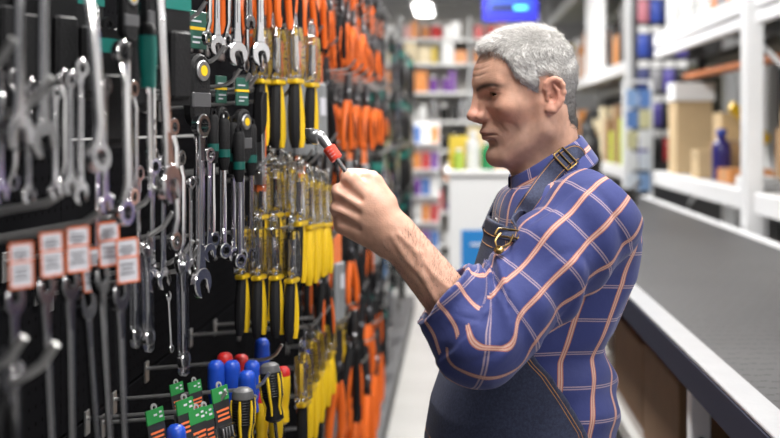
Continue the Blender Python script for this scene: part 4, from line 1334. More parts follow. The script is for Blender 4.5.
# ---------------- white island counter at the end of the aisle
t = thing('island_counter', 'white display counter standing in the aisle behind the man', 'counter', (0.215, 6.3, 0))
MB().box((0, 0, 0.66), (0.50, 0.60, 1.24), 0.006).obj('body', mat('cool_white_laminate', (0.80, 0.81, 0.82), 0.45), t)
MB().box((0, 0, 1.295), (0.55, 0.66, 0.03), 0.006).obj('worktop', mat('white_laminate', (0.84, 0.84, 0.84), 0.35), t)
MB().box((0, 0, 0.02), (0.44, 0.54, 0.04)).obj('plinth', DARK_METAL, t)
MB().box((-0.085, -0.306, 0.70), (0.19, 0.012, 0.56), 0.003).obj('blue_panel', mat('sky_blue_panel', (0.02, 0.22, 0.58), 0.35), t)
MB().box((-0.085, -0.316, 0.90), (0.09, 0.012, 0.014), 0.003).obj('pull', WHITE_METAL, t)
gi = [('yellow', 'box', 0.02, 6.20, 0.11, 0.19), ('white', 'bottle', 0.10, 6.12, 0.04, 0.22), ('green', 'bottle', 0.185, 6.10, 0.04, 0.17), ('cream', 'box', 0.13, 6.36, 0.12, 0.24),
      ('lime', 'bottle', 0.02, 6.07, 0.032, 0.12), ('orange', 'box', 0.27, 6.25, 0.11, 0.15), ('white', 'box', 0.24, 6.42, 0.10, 0.26), ('clear', 'bottle', 0.33, 6.10, 0.035, 0.15)]
CL = {'yellow': (0.78, 0.58, 0.06), 'white': (0.8, 0.8, 0.8), 'green': (0.03, 0.28, 0.10), 'cream': (0.72, 0.62, 0.38), 'lime': (0.4, 0.55, 0.08), 'orange': (0.7, 0.3, 0.08), 'clear': (0.55, 0.62, 0.60)}
for k, (nm, kd, x, y, w, h) in enumerate(gi):
    lb = f'{nm} {kd} standing on the white display counter'
    if kd == 'box': carton(lb, (x, y, 1.3105), (w, w * 0.8, h), mat('island_' + nm, CL[nm], 0.45), 'goods on the display counter', tape=False, name='carton')
    else: bottle('bottle', lb, (x, y, 1.3105), w, h, mat('island_' + nm, CL[nm], 0.2), mat('white_plastic', ()), 'goods on the display counter')

# ---------------- far end shelving full of small goods
t = thing('end_shelf', 'tall grey shelf unit with colourful goods at the far end of the aisle', 'shelf', (-0.25, 13.4, 0))
MB().box((0, 0.27, 1.45), (2.6, 0.03, 2.9)).obj('back', mat('shelf_back', (0.58, 0.56, 0.53), 0.7), t)
for x in (-1.28, -0.42, 0.43, 1.28): MB().box((x, 0, 1.45), (0.03, 0.52, 2.9)).obj('side_panel', mat('grey_steel', (0.60, 0.61, 0.62), 0.5), t)
LV = [0.12, 0.52, 0.90, 1.27, 1.62, 1.97, 2.32, 2.62]
sm_ = MB().box((0, 0, -0.0125), (0.82, 0.50, 0.025), 0.003).mesh('shelf', mat('grey_steel', ()))
ps_ = MB().box((0, -0.254, -0.012), (0.80, 0.006, 0.036), 0.001).mesh('price_strip', mat('price_strip_white', (0.80, 0.80, 0.80), 0.3))
for z in LV:
    for x in (-0.85, 0.0, 0.855): link('price_strip', ps_, link('shelf', sm_, t, loc=(x, 0, z)))
FC = [('orange', (0.80, 0.30, 0.08)), ('cream', (0.80, 0.68, 0.45)), ('white', (0.85, 0.85, 0.85)), ('yellow', (0.85, 0.65, 0.12)), ('red', (0.62, 0.05, 0.05)), ('purple', (0.22, 0.08, 0.38)),
      ('black', (0.02, 0.02, 0.02)), ('silver', (0.7, 0.7, 0.72)), ('blue', (0.08, 0.2, 0.55)), ('pink', (0.75, 0.42, 0.40)), ('green', (0.06, 0.3, 0.12))]
PAL = {0: [6, 2, 6, 1, 4, 7], 1: [2, 4, 8, 6, 7, 5], 2: [4, 2, 5, 10, 1, 0], 3: [6, 1, 7, 6, 2, 3], 4: [7, 8, 6, 2, 7, 9], 5: [0, 2, 9, 5, 2, 0], 6: [1, 3, 0, 1, 2, 3], 7: [9, 2, 4, 0, 1, 2]}
far_mesh = {}
def far_item(kind, ci, w, h):
    key = (kind, ci, w, h)
    if key not in far_mesh:
        nm, c = FC[ci]; m = mat('far_' + nm, c, 0.25 if nm != 'silver' else 0.15, 0.9 if nm == 'silver' else 0)
        if kind == 'box': far_mesh[key] = (MB().box((0, 0, h / 2), (w, 0.16, h), 0.004).mesh('carton', m), None)
        else: far_mesh[key] = (MB().lathe([(w * 0.46, 0), (w * 0.5, 0.01), (w * 0.5, h * 0.68), (w * 0.2, h * 0.82)], 12).mesh('body', m),
                               MB().lathe([(w * 0.24, h * 0.82), (w * 0.24, h * 0.97), (w * 0.2, h)], 10).mesh('cap', mat('far_white', (0.85, 0.85, 0.85), 0.25)))
    return far_mesh[key]
rr = random.Random(5)
LVN = ['lowest', 'second', 'third', 'fourth', 'fifth', 'sixth', 'seventh', 'top']
for li, z in enumerate(LV):
    cnt = {}
    for bay, x0 in ((0, -1.26), (1, -0.40), (2, 0.455)):
        x = x0 + 0.03
        while x < x0 + 0.72:
            kind = 'box' if rr.random() < 0.6 else 'bottle'
            w = rr.choice([0.08, 0.11, 0.15]); h = rr.choice([0.16, 0.21, 0.26]); ci = rr.choice(PAL[li])
            if x + w > x0 + 0.80: break
            a, b = far_item(kind, ci, w, h); nm = FC[ci][0]
            cnt[(nm, kind)] = cnt.get((nm, kind), 0) + 1
            lab = f'{nm} {kind}, {ORD[cnt[(nm, kind)] - 1]} of that colour on the {LVN[li]} shelf of the end unit'
            loc = (-0.25 + x + w / 2, 13.4 - 0.15, z + 0.0003)
            if b is None: tag(link('carton', a, None, loc), lab, 'box', 'goods on the far end shelf')
            else:
                r_ = thing('bottle', lab, 'bottle', loc, group='goods on the far end shelf')
                link('body', a, r_); link('cap', b, r_)
            x += w + rr.choice([0.006, 0.02, 0.05])

# hanging screen with a blue surround
t = thing('hanging_monitor', 'bright blue screen hanging over the aisle behind the man\'s head', 'screen', (0.42, 8.2, 2.345))
MB().box((0, 0, 0.16), (0.42, 0.05, 0.32), 0.008).obj('housing', mat('blue_housing', (0.01, 0.012, 0.42), 0.35), t)
MB().box((0, -0.0262, 0.175), (0.33, 0.004, 0.20)).obj('screen', mat('screen_blue', (0.02, 0.05, 0.30), 0.2, emit=0.6), t)
MB().box((-0.01, -0.029, 0.105), (0.27, 0.003, 0.045)).obj('dark_band', mat('screen_dark', (0.01, 0.015, 0.06), 0.2), t)
V = MB(); V.box((0.075, -0.031, 0.105), (0.10, 0.003, 0.030), 0.001).obj('cyan_patch', mat('screen_cyan', (0.08, 0.55, 0.85), 0.2, emit=1.0), t)
MB().box((0, 0, 0.32 + 0.46), (0.03, 0.03, 0.93)).obj('hanger_pole', DARK_METAL, t)

# low red and white display on the aisle floor beyond
t = thing('floor_display', 'slim red and white display stand in the aisle by the end shelf', 'stand', (-0.30, 11.2, 0))
MB().box((0, 0, 0.05), (0.30, 0.3, 0.10), 0.01).obj('base', WHITE_METAL, t)
MB().box((0, 0.13, 0.85), (0.28, 0.03, 1.5)).obj('back', mat('display_white', (0.8, 0.8, 0.82), 0.5), t)
for k in range(5):
    MB().box((0, 0.0, 0.30 + 0.27 * k), (0.28, 0.26, 0.02)).obj('tray', WHITE_METAL, t)
    for q in range(3):
        cc = [4, 2, 5, 0, 8][(k + q * 2) % 5]
        tag(MB().box((0, 0, 0.085), (0.07, 0.10, 0.17), 0.004).obj('carton', mat('far_' + FC[cc][0], FC[cc][1], 0.3)), f'{FC[cc][0]} carton, {ORD[q]} from left on {ORD[k]} tray of the slim stand', 'box', 'cartons on the slim floor display').location = (-0.30 - 0.09 + 0.09 * q, 11.2 - 0.04, 0.3103 + 0.27 * k)
# ------------------------------------------------------------------ THE TOOL WALL
XP = -0.60                      # face of the perforated panels
def pegboard_mat():
    m = bpy.data.materials.new('black_pegboard'); m.use_nodes = True
    t = NT(m); b = m.node_tree.nodes['Principled BSDF']
    tc = t.n('ShaderNodeTexCoord'); sx = t.n('ShaderNodeSeparateXYZ'); m.node_tree.links.new(tc.outputs['Object'], sx.inputs[0])
    a = t.math('PINGPONG', sx.outputs[1], 0.0125); c = t.math('PINGPONG', sx.outputs[2], 0.0125)
    r = t.math('SQRT', t.math('ADD', t.math('POWER', a, 2.0), t.math('POWER', c, 2.0)))
    h = t.math('LESS_THAN', r, 0.0030)
    m.node_tree.links.new(t.mix(h, (0.008, 0.008, 0.009), (0.002, 0.002, 0.002)), b.inputs['Base Color'])
    b.inputs['Roughness'].default_value = 0.6; b.inputs['Specular IOR Level'].default_value = 0.0
    return m
PEG = pegboard_mat()
SHADED_CHROME = mat('shaded_chrome', (0.30, 0.30, 0.31), 0.2, 1.0)  # chrome darkened for the tagged spanners, shade low on the wall painted in
CHROME = mat('polished_chrome', (0.82, 0.81, 0.82), 0.15, 1.0)
SATIN = mat('satin_chrome', (0.62, 0.62, 0.63), 0.30, 1.0)
ZINC = mat('zinc_rod', (0.36, 0.36, 0.36), 0.34, 0.85)
BLACKG = mat('black_grip', (0.010, 0.010, 0.011), 0.55, bump=0.15, bscale=300, spec=0.2)
BLACKP = mat('black_plastic', (0.009, 0.009, 0.010), 0.42, spec=0.2)
YELG = mat('yellow_grip', (0.80, 0.52, 0.012), 0.42)
ORAG = mat('orange_grip', (0.70, 0.125, 0.012), 0.42)
REDG = mat('red_grip', (0.55, 0.02, 0.02), 0.38)
BLUG = mat('blue_grip', (0.012, 0.065, 0.46), 0.34)
TEAL = mat('teal_card', (0.0, 0.15, 0.125), 0.45)
GRNC = mat('green_card', (0.022, 0.22, 0.052), 0.5)
TAGW = mat('tag_white', (0.55, 0.55, 0.60), 0.6)
TAGO = mat('tag_orange', (0.72, 0.16, 0.05), 0.6)
INK = mat('grey_ink', (0.12, 0.12, 0.14), 0.7)
YCARD = mat('yellow_card', (0.75, 0.50, 0.03), 0.5)
def clear_plastic():
    m = bpy.data.materials.new('clear_blister'); m.use_nodes = True
    t = NT(m); nt = m.node_tree
    nt.nodes.remove(nt.nodes['Principled BSDF'])
    b = t.n('ShaderNodeBsdfGlossy'); b.inputs['Color'].default_value = (0.95, 0.96, 0.97, 1); b.inputs['Roughness'].default_value = 0.10
    tr = t.n('ShaderNodeBsdfTransparent'); tr.inputs[0].default_value = (0.97, 0.97, 0.97, 1)
    fr = t.n('ShaderNodeFresnel'); fr.inputs['IOR'].default_value = 1.5
    tc = t.n('ShaderNodeTexCoord'); nz = t.n('ShaderNodeTexNoise'); nz.inputs['Scale'].default_value = 45
    nt.links.new(tc.outputs['Object'], nz.inputs['Vector'])
    bp = t.n('ShaderNodeBump'); bp.inputs['Strength'].default_value = 0.5; bp.inputs['Distance'].default_value = 0.004
    nt.links.new(nz.outputs['Fac'], bp.inputs['Height']); nt.links.new(bp.outputs[0], b.inputs['Normal']); nt.links.new(bp.outputs[0], fr.inputs['Normal'])
    ms = t.n('ShaderNodeMixShader'); f = t.math('MULTIPLY_ADD', fr.outputs[0], 0.9, 0.015, clamp=True)
    nt.links.new(f, ms.inputs[0]); nt.links.new(tr.outputs[0], ms.inputs[1]); nt.links.new(b.outputs[0], ms.inputs[2])
    nt.links.new(ms.outputs[0], nt.nodes['Material Output'].inputs['Surface'])
    return m
CLEAR = clear_plastic()

# ---- the rack itself
rack_t = thing('tool_wall', 'long black perforated tool wall with rows of steel hooks', 'rack', (XP, 0, 0))
RY0, RY1 = 0.15, 9.2
for z0, z1 in ((0.12, 0.62), (0.62, 1.075), (1.075, 1.53), (1.53, 1.985), (1.985, 2.44)):
    y = RY0
    while y < RY1 - 0.1:
        e = min(y + 1.5, RY1)
        MB().box((-0.012, (y + e) / 2, (z0 + z1) / 2), (0.024, e - y - 0.004, z1 - z0 - 0.005), 0.0015).obj('panel', PEG, rack_t)
        y = e
up = MB().box((-0.05, 0, 1.24), (0.05, 0.06, 2.48), 0.004).mesh('upright', mat('rack_black', (0.02, 0.02, 0.022), 0.4))
for k in range(7): link('upright', up, rack_t, loc=(0, RY0 + 0.03 + 1.5 * k, 0))
MB().box((0.10, (RY0 + RY1) / 2, 0.06), (0.32, RY1 - RY0, 0.12), 0.004).obj('base', mat('rack_base', (0.06, 0.06, 0.065), 0.5), rack_t)
MB().box((0.0, (RY0 + RY1) / 2, 2.46), (0.10, RY1 - RY0, 0.04), 0.004).obj('top_rail', mat('rack_black', ()), rack_t)

HOOKS = []
def hook(Y, Z, xtip, r=0.0034, up=0.024, double=False):
    """A steel hook from the panel to xtip with its end bent upwards."""
    L = xtip - XP
    sl = 0.16 if Y < 1.7 else 0.06
    p = [(0, 0, -sl * L), (L - 0.034, 0, 0.004 - sl * 0.034), (L - 0.022, 0, 0.006), (L - 0.012, 0, 0.013), (L, 0, 0.007 + up)]
    mb = MB().tube(p, r, 8)
    mb.box((0.002, 0, -0.006 - sl * L), (0.004, 0.022, 0.04), 0.001)
    if double: mb.tube([(0, 0.03, -sl * L), (L * 0.8, 0.03, 0.002), (L * 0.8 + 0.004, 0.02, 0.002), (L * 0.8 + 0.004, 0, 0.003)], r * 0.8, 6)
    mb.obj('hook', ZINC, rack_t).location = (0, Y, Z)
    HOOKS.append((Y, Z, xtip))
def hook_px(px, py, Y, **k):
    p = P(px, py, Y); hook(Y, p.z - 0.03, p.x, **k)

# ---- tool prototypes: plane of the tool is YZ (it faces the aisle), hanging from the origin
def arc(cy, cz, r, a0, a1, n):
    return [(cy + r * math.cos(a0 + (a1 - a0) * i / n), cz + r * math.sin(a0 + (a1 - a0) * i / n)) for i in range(n + 1)]
PROTO = {}
def proto(key, fn):
    if key not in PROTO: PROTO[key] = fn()
    return PROTO[key]
def place(spec, name, label, cat, loc, rot=(0, 0, 0), scale=1.0, group=None):
    t = thing(name, label, cat, loc, rot, group, scale)
    objs = []
    for pname, me, par, lab in spec:
        o = link(pname, me, objs[par] if par is not None else t, label=lab)
        objs.append(o)
    return t

def jaw_outline(cz, R, w, depth, sgn=-1, skew=0.26):
    """Open spanner head: round with a slot towards sgn*z."""
    a = math.asin(w / R)
    pts = []
    base = -PI / 2
    n = 14
    for i in range(n + 1):
        q = base + a + (2 * PI - 2 * a) * i / n
        pts.append((R * math.cos(q), R * math.sin(q)))
    pts += [(-w, -R * 0.55), (-w * 0.95, depth * 0.3), (-w * 0.5, depth), (w * 0.5, depth), (w * 0.95, depth * 0.3), (w, -R * 0.55)]
    c, s = math.cos(skew), math.sin(skew)
    pts = [(y * c - z * s, y * s + z * c) for y, z in pts]
    return [(y, cz + (z if sgn < 0 else -z)) for y, z in (pts if sgn < 0 else pts[::-1])]
def wrench_proto(L=0.22, flip=False, tagged=False, metal=None):
    """Combination spanner; hung by the ring (or by the jaw when flip)."""
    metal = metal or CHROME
    R = 0.0145; Rj = 0.0185; th = 0.0042
    rz = -0.0095; jz = -L + Rj
    ring = MB().plate(arc(0, rz, R, 0, 2 * PI * 23 / 24, 23), -0.0052, 0.0052, hole=arc(0, rz, 0.0085, 0, 2 * PI * 23 / 24, 23), ch=0.0012)
    sh = MB()
    o = [(-0.0070, rz - R * 0.8), (-0.0056, rz - R - 0.02), (-0.0062, jz + Rj + 0.02), (-0.0085, jz + Rj * 0.7), (0.0085, jz + Rj * 0.7), (0.0062, jz + Rj + 0.02), (0.0056, rz - R - 0.02), (0.0070, rz - R * 0.8)]
    sh.plate(o, -th / 2 - 0.0006, th / 2 + 0.0006, ch=0.0014)
    gz0, gz1 = rz - R - 0.028, jz + Rj + 0.028
    sh.box((0, 0, (gz0 + gz1) / 2), (th + 0.0030, 0.0050, gz0 - gz1), 0.0008)
    jaw = MB().plate(jaw_outline(jz, Rj, 0.0078, 0.004), -0.0040, 0.0040, ch=0.0010)
    parts = [ring, sh, jaw]
    if flip:
        for p in parts: p.v = [(x, -y, -L - z + 0.003 - (0.038 if tagged else 0)) for x, y, z in p.v]
    spec = [('shank', sh.mesh('shank', metal), None, None), ('ring_end', ring.mesh('ring_end', metal), None, None), ('open_jaw', jaw.mesh('open_jaw', metal), None, None)]
    if tagged:
        tgm = MB().box((0.012, 0, -0.020), (0.0008, 0.029, 0.050))
        b = MB()
        for z in (0.0042, -0.016, -0.0442): b.box((0.0126, 0, z), (0.0006, 0.0294, 0.0018))
        for y in (-0.0138, 0.0138): b.box((0.0126, y, -0.020), (0.0006, 0.0018, 0.050))
        b2 = MB()
        for k, (z, w) in enumerate(((-0.004, 0.016), (-0.008, 0.020), (-0.012, 0.012), (-0.024, 0.018), (-0.029, 0.014), (-0.034, 0.019))):
            b2.box((0.0126, -0.001, z), (0.0006, w, 0.0018))
        # both faces of the tag are printed
        for m_ in (b, b2):
            m_.v += [(0.024 - x, y, z) for x, y, z in m_.v]
            nf = len(m_.f); nv = len(m_.v) // 2
            m_.f += [tuple(i + nv for i in f) for f in m_.f[:nf]]
        # the tag swings towards the entrance while the spanner stays square to its hook
        ca, sa = math.cos(-0.62), math.sin(-0.62)
        for m_ in (tgm, b, b2): m_.v = [(x, y * 0.84, z * 0.9) for x, y, z in m_.v]
        for m_ in (tgm, b, b2): m_.v = [(0.016 + (x - 0.012) * ca - y * sa, (x - 0.012) * sa + y * ca - 0.012, z) for x, y, z in m_.v]
        spec += [('price_tag', tgm.mesh('price_tag', TAGW), None, 'white price tag with an orange border'), ('tag_border', b.mesh('tag_border', TAGO), 3, None), ('tag_print', b2.mesh('tag_print', INK), 3, None)]
    return spec
def ring_wrench_proto(L=0.22):
    """Double-ended ring spanner with offset heads."""
    R = 0.015
    a = MB().plate(arc(0, -R, R, 0, 2 * PI * 23 / 24, 23), -0.0055, 0.0055, hole=arc(0, -R, 0.009, 0, 2 * PI * 23 / 24, 23), ch=0.0012)
    b = MB().plate(arc(0, -L + R, R * 1.05, 0, 2 * PI * 23 / 24, 23), -0.0055, 0.0055, hole=arc(0, -L + R, 0.0095, 0, 2 * PI * 23 / 24, 23), ch=0.0012)
    s = MB().tube([(0, 0, -2 * R + 0.003), (0.006, 0, -2 * R - 0.02), (0.006, 0, -L + 2 * R + 0.02), (0, 0, -L + 2 * R - 0.003)], 0.0052, 10, flat=1.25)
    return [('shank', s.mesh('shank', CHROME), None, None), ('ring_end', a.mesh('ring_end', CHROME), None, None), ('ring_end', b.mesh('ring_end', CHROME), None, None)]
def sleeve_bar_proto(L=0.20):
    """A flat spanner set in a clear round-ended sleeve."""
    hw = 0.011
    o = arc(0, -L + hw, hw, PI, 2 * PI, 8) + arc(0, -hw, hw, 0, PI, 8)
    s = MB().plate(o, -0.006, 0.006, ch=0.002)
    w = wrench_proto(L * 0.93, flip=True)
    spec = [(n, m, None, l) for n, m, p, l in w]
    return spec + [('clear_sleeve', s.mesh('clear_sleeve', CLEAR), None, 'clear plastic sleeve')]
def black_card_proto():
    """Black backing card with a teal band near the top and a moulded hook eye."""
    c = MB().box((0, 0, -0.075), (0.004, 0.050, 0.15), 0.001).mesh('card', BLACKP)
    b = MB().box((0.0, 0, -0.022), (0.0052, 0.0505, 0.018)).mesh('teal_band', TEAL)
    e = MB().plate(arc(0, 0.004, 0.010, 0, 2 * PI * 15 / 16, 15), -0.002, 0.002, hole=arc(0, 0.004, 0.005, 0, 2 * PI * 15 / 16, 15)).mesh('eye', BLACKP)
    p = MB().box((0.006, 0, -0.10), (0.012, 0.036, 0.085), 0.004).mesh('tray', BLACKG)
    return [('card', c, None, None), ('teal_band', b, None, None), ('eye', e, None, None), ('tray', p, None, None)]
def ratchet_proto(L=0.34, head=True):
    """Ratchet on a black hanger: green header with yellow line, round head with yellow button, chrome shaft, ring end."""
    hd = MB().box((0, 0, -0.022), (0.003, 0.040, 0.052), 0.001).mesh('header_card', mat('deep_green_card', (0.015, 0.085, 0.06), 0.45))
    ln = MB().box((0, 0, -0.020), (0.0042, 0.0402, 0.0045)).mesh('yellow_line', YELG)
    pr = MB()
    for y, z, w in ((-0.004, -0.010, 0.022), (0.002, -0.032, 0.026), (-0.004, -0.039, 0.016)): pr.box((0, y, z), (0.0042, w, 0.0026))
    hw = 0.021
    o = arc(0, -0.135, hw, PI, 2 * PI, 8) + arc(0, -0.075, hw, 0, PI, 8)
    body = MB().plate(o, -0.009, 0.009, ch=0.004).mesh('holder', BLACKG)
    rg = MB().plate(arc(0, -0.078, 0.0145, 0, 2 * PI * 19 / 20, 19), -0.0125, 0.0125, hole=arc(0, -0.078, 0.0078, 0, 2 * PI * 19 / 20, 19), ch=0.0015).mesh('ratchet_head', SATIN)
    bt = MB().lathe([(0.0075, -0.0125), (0.0078, -0.010), (0.0078, 0.010), (0.0075, 0.0125)], 14, (0, 0, -0.078), 'X').mesh('button', YELG)
    s = MB().tube([(0, 0, -0.090), (0, 0, -0.12), (0, 0, -L + 0.02)], [0.006, 0.0045, 0.0046], 10).mesh('shaft', CHROME)
    cl = MB().box((0, 0, -0.118), (0.020, 0.040, 0.022), 0.002).mesh('clip', mat('dark_grey_clip', (0.07, 0.07, 0.075), 0.5))
    re = MB().plate(arc(0, -L + 0.012, 0.0125, 0, 2 * PI * 17 / 18, 17), -0.005, 0.005, hole=arc(0, -L + 0.012, 0.0072, 0, 2 * PI * 17 / 18, 17), ch=0.001).mesh('ring_end', CHROME)
    return [('header_card', hd, None, None), ('yellow_line', ln, 0, None), ('lettering', pr.mesh('lettering', TAGW), 0, None), ('holder', body, None, None), ('ratchet_head', rg, None, None), ('button', bt, 4, 'yellow button'),
            ('shaft', s, None, None), ('clip', cl, None, None), ('ring_end', re, None, None)]
def grip_driver_proto(L=0.24, teal=True):
    """Chrome ring spanner with a black upper grip and a teal band."""
    g = MB().tube([(0, 0, 0.006), (0, 0, 0), (0, 0, -0.07), (0, 0, -0.085)], [0.008, 0.0105, 0.0105, 0.007], 12).mesh('grip', BLACKG)
    b = MB().tube([(0, 0, -0.048), (0, 0, -0.062)], 0.0112, 12).mesh('teal_band', mat('dark_teal_band', (0.0, 0.075, 0.062), 0.45))
    s = MB().tube([(0, 0, -0.08), (0, 0, -L + 0.02)], 0.0046, 10).mesh('shaft', CHROME)
    r = MB().plate(arc(0, -L + 0.013, 0.0135, 0, 2 * PI * 17 / 18, 17), -0.006, 0.006, hole=arc(0, -L + 0.013, 0.0078, 0, 2 * PI * 17 / 18, 17), ch=0.0015).mesh('ring_end', CHROME)
    e = MB().plate(arc(0, 0.010, 0.008, 0, 2 * PI * 15 / 16, 15), -0.002, 0.002, hole=arc(0, 0.010, 0.0042, 0, 2 * PI * 15 / 16, 15)).mesh('eye', BLACKP)
    return [('grip', g, None, None), ('teal_band', b, None, None), ('shaft', s, None, None), ('ring_end', r, None, None), ('eye', e, None, None)]
def handle_bm(side, z0, z1, y0, spread, r, flat=1.0):
    pts = []
    for i in range(8):
        t = i / 7
        pts.append((0, side * (y0 + spread * (math.sin(t * PI * 0.62) ** 1.0)), z0 + (z1 - z0) * t))
    return MB().tube(pts, [r * 0.75, r * 0.95, r, r * 1.05, r * 1.05, r, r * 0.95, r * 0.6], 10, flat=flat)
def plier_body(z0, jaw_l, metal, nose=0.5):
    """Jaws up from the pivot at z0."""
    mb = MB()
    for s in (-1, 1):
        o = [(0.0006, 0), (0.0095, 0.004), (0.0115, jaw_l * 0.35), (0.0075, jaw_l * 0.7), (0.0048 * nose * 2, jaw_l), (0.0006, jaw_l)]
        o = [(s * y, z0 + z) for y, z in o]
        if s < 0: o = o[::-1]
        mb.plate(o, -0.0055, 0.0055, ch=0.0012)
    for s in (-1, 1):
        o = [(s * 0.013, z0 + 0.004), (s * 0.0005, z0 + 0.006), (-s * 0.009, z0 - 0.016), (-s * 0.014, z0 - 0.026), (-s * 0.006, z0 - 0.026), (s * 0.006, z0 - 0.010)]
        if s > 0: o = o[::-1]
        mb.plate(o, -0.0035 + 0.002 * s, 0.0035 + 0.002 * s, ch=0.0008)
    mb.lathe([(0.0085, -0.0075), (0.0095, -0.006), (0.0095, 0.006), (0.0085, 0.0075)], 14, (0, 0, z0), 'X')
    return mb
def plier_pack_proto(big=False, allyellow=False):
    """Pliers with black and yellow grips in a clear blister with a yellow collar."""
    z0 = -0.118
    jaws = plier_body(z0, 0.068, CHROME, 1.0).mesh('jaws', CHROME)
    ha = handle_bm(-1, z0 - 0.020, z0 - 0.150, 0.008, 0.011, 0.0118)
    hb = handle_bm(1, z0 - 0.020, z0 - 0.150, 0.007, 0.013, 0.0085)
    # the blister: header plate and a bulged shell round the jaws
    bl = MB()
    rows = [(-0.004, 0.022, 0.0016), (-0.030, 0.026, 0.0018), (-0.034, 0.026, 0.012), (-0.085, 0.026, 0.014), (-0.130, 0.027, 0.014), (-0.137, 0.027, 0.0016), (-0.142, 0.027, 0.0016)]
    vs = []
    for z, w, d in rows: vs += [(x * d, y * w, z) for x, y in ((-1, -0.72), (-1, 0.72), (-0.1, 1), (0.1, 1), (1, 0.72), (1, -0.72), (0.1, -1), (-0.1, -1))]
    fs = [(i * 8 + k, i * 8 + (k + 1) % 8, i * 8 + 8 + (k + 1) % 8, i * 8 + 8 + k) for i in range(len(rows) - 1) for k in range(8)]
    bl.add(vs, fs)
    card = MB().box((-0.0005, 0.016, -0.082), (0.0012, 0.016, 0.094)).mesh('backing_card', YCARD)
    pr = MB()
    for k in range(9): pr.box((0.0004, 0.016, -0.045 - 0.009 * k), (0.0012, (0.010, 0.006, 0.012)[k % 3], 0.0022))
    col = MB().box((0, 0, -0.139), (0.022, 0.046, 0.011), 0.003).mesh('collar', YELG)
    eye = MB().plate(arc(0, -0.004, 0.0115, 0, 2 * PI * 15 / 16, 15), -0.0016, 0.0016, hole=arc(0, -0.004, 0.0055, 0, 2 * PI * 15 / 16, 15)).mesh('hang_eye', CLEAR)
    spec = [('jaws', jaws, None, None), ('handle', ha.mesh('handle', YELG if allyellow else BLACKG), None, None if allyellow else 'black handle'), ('handle', hb.mesh('handle', YELG), None, 'yellow handle'),
            ('blister', bl.mesh('blister', CLEAR, angle=50), None, 'clear plastic blister'), ('backing_card', card, None, 'yellow backing card'), ('lettering', pr.mesh('lettering', mat('brown_ink', (0.12, 0.07, 0.02), 0.7)), 4, None), ('collar', col, None, 'yellow collar'), ('hang_eye', eye, None, None)]
    return spec
def pliers_proto(gm, L=0.20, inset=BLACKP, metal=None, jaw=0.05):
    z0 = -jaw - 0.005
    j = plier_body(z0, jaw, metal or SATIN).mesh('jaws', metal or SATIN)
    spec = [('jaws', j, None, None)]
    for s in (-1, 1):
        h = handle_bm(s, z0 - 0.018, -L, 0.008, 0.017, 0.0092)
        spec.append(('handle', h.mesh('handle', gm), None, None))
        g = MB()
        pts = [(0.0075, s * (0.008 + 0.017 * math.sin(t * PI * 0.62)), z0 - 0.018 + (-L - z0 + 0.018) * t) for t in (0.25, 0.4, 0.55, 0.7, 0.85)]
        g.tube(pts, [0.002, 0.0042, 0.0045, 0.0042, 0.002], 6)
        pts = [(-0.0075, p[1], p[2]) for p in pts]
        g.tube(pts, [0.002, 0.0042, 0.0045, 0.0042, 0.002], 6)
        spec.append(('grip_inset', g.mesh('grip_inset', inset), len(spec) - 1, None))
    return spec
def snips_proto(gm, L=0.30):
    """Aviation snips: dark blades up, long bowed handles."""
    z0 = -0.10
    j = MB()
    for s in (-1, 1):
        o = [(0, 0), (0.010, 0.0), (0.013, 0.035), (0.006, 0.085), (0.0008, 0.095), (0, 0.03)]
        o = [(s * y, z0 + z) for y, z in o]
        j.plate(o if s > 0 else o[::-1], -0.004 + 0.002 * s, 0.004 + 0.002 * s, ch=0.0008)
    j.lathe([(0.012, -0.009), (0.013, -0.007), (0.013, 0.007), (0.012, 0.009)], 14, (0, 0, z0), 'X')
    j.lathe([(0.006, -0.012), (0.006, 0.012)], 6, (0, 0, z0), 'X')
    lk = MB().box((0, 0, z0 - 0.03), (0.012, 0.034, 0.040), 0.004)
    spec = [('blades', j.mesh('blades', mat('blued_steel', (0.10, 0.10, 0.11), 0.3, 0.8)), None, None), ('link', lk.mesh('link', BLACKP), None, None)]
    for s in (-1, 1):
        spec.append(('handle', handle_bm(s, z0 - 0.04, -L, 0.010, 0.022, 0.0115).mesh('handle', gm), None, None))
    return spec
def driver_proto(gm, capm=None, L=0.10, blade=0.11, fat=1.0, ribs=None):
    """Screwdriver hanging by its handle end."""
    r = 0.0155 * fat
    prof = [(0.0005, 0.0), (r * 0.55, -0.0015), (r * 0.85, -0.006), (r * 0.95, -0.014)]
    c = MB().lathe([(a, b) for a, b in prof] + [(r * 0.96, -0.018)], 16)
    g = MB().lathe([(r * 0.96, -0.018), (r * 1.0, -0.035), (r * 0.92, -0.060), (r * 0.70, -0.078), (r * 0.80, -0.086), (r * 0.85, -L * 0.95), (r * 0.45, -L)], 16)
    s = MB().tube([(0, 0, -L), (0, 0, -L - blade)], 0.0032, 8)
    s.box((0, 0, -L - blade - 0.004), (0.0018, 0.0075, 0.012))
    spec = [('cap', c.mesh('cap', capm or gm), None, None), ('handle', g.mesh('handle', gm), None, None), ('blade', s.mesh('blade', CHROME), None, None)]
    if ribs:
        b = MB()
        for k in range(6):
            q = 2 * PI * k / 6
            pts = [(r * f_ * math.cos(q), r * f_ * math.sin(q), z) for f_, z in ((0.97, -0.020), (1.02, -0.035), (0.94, -0.060), (0.72, -0.078), (0.86, -0.092))]
            b.tube(pts, [0.0018, 0.0030, 0.0030, 0.0025, 0.0018], 6)
        spec.append(('grip_rib', b.mesh('grip_rib', ribs), 1, None))
        k2 = MB()
        for i in range(9):
            z = -0.022 - 0.0045 * i
            k2.lathe([(r * 0.985, z), (r * 1.025, z - 0.0012), (r * 0.985, z - 0.0024)], 16)
        spec.append(('knurling', k2.mesh('knurling', BLACKP), 1, None))
    return spec
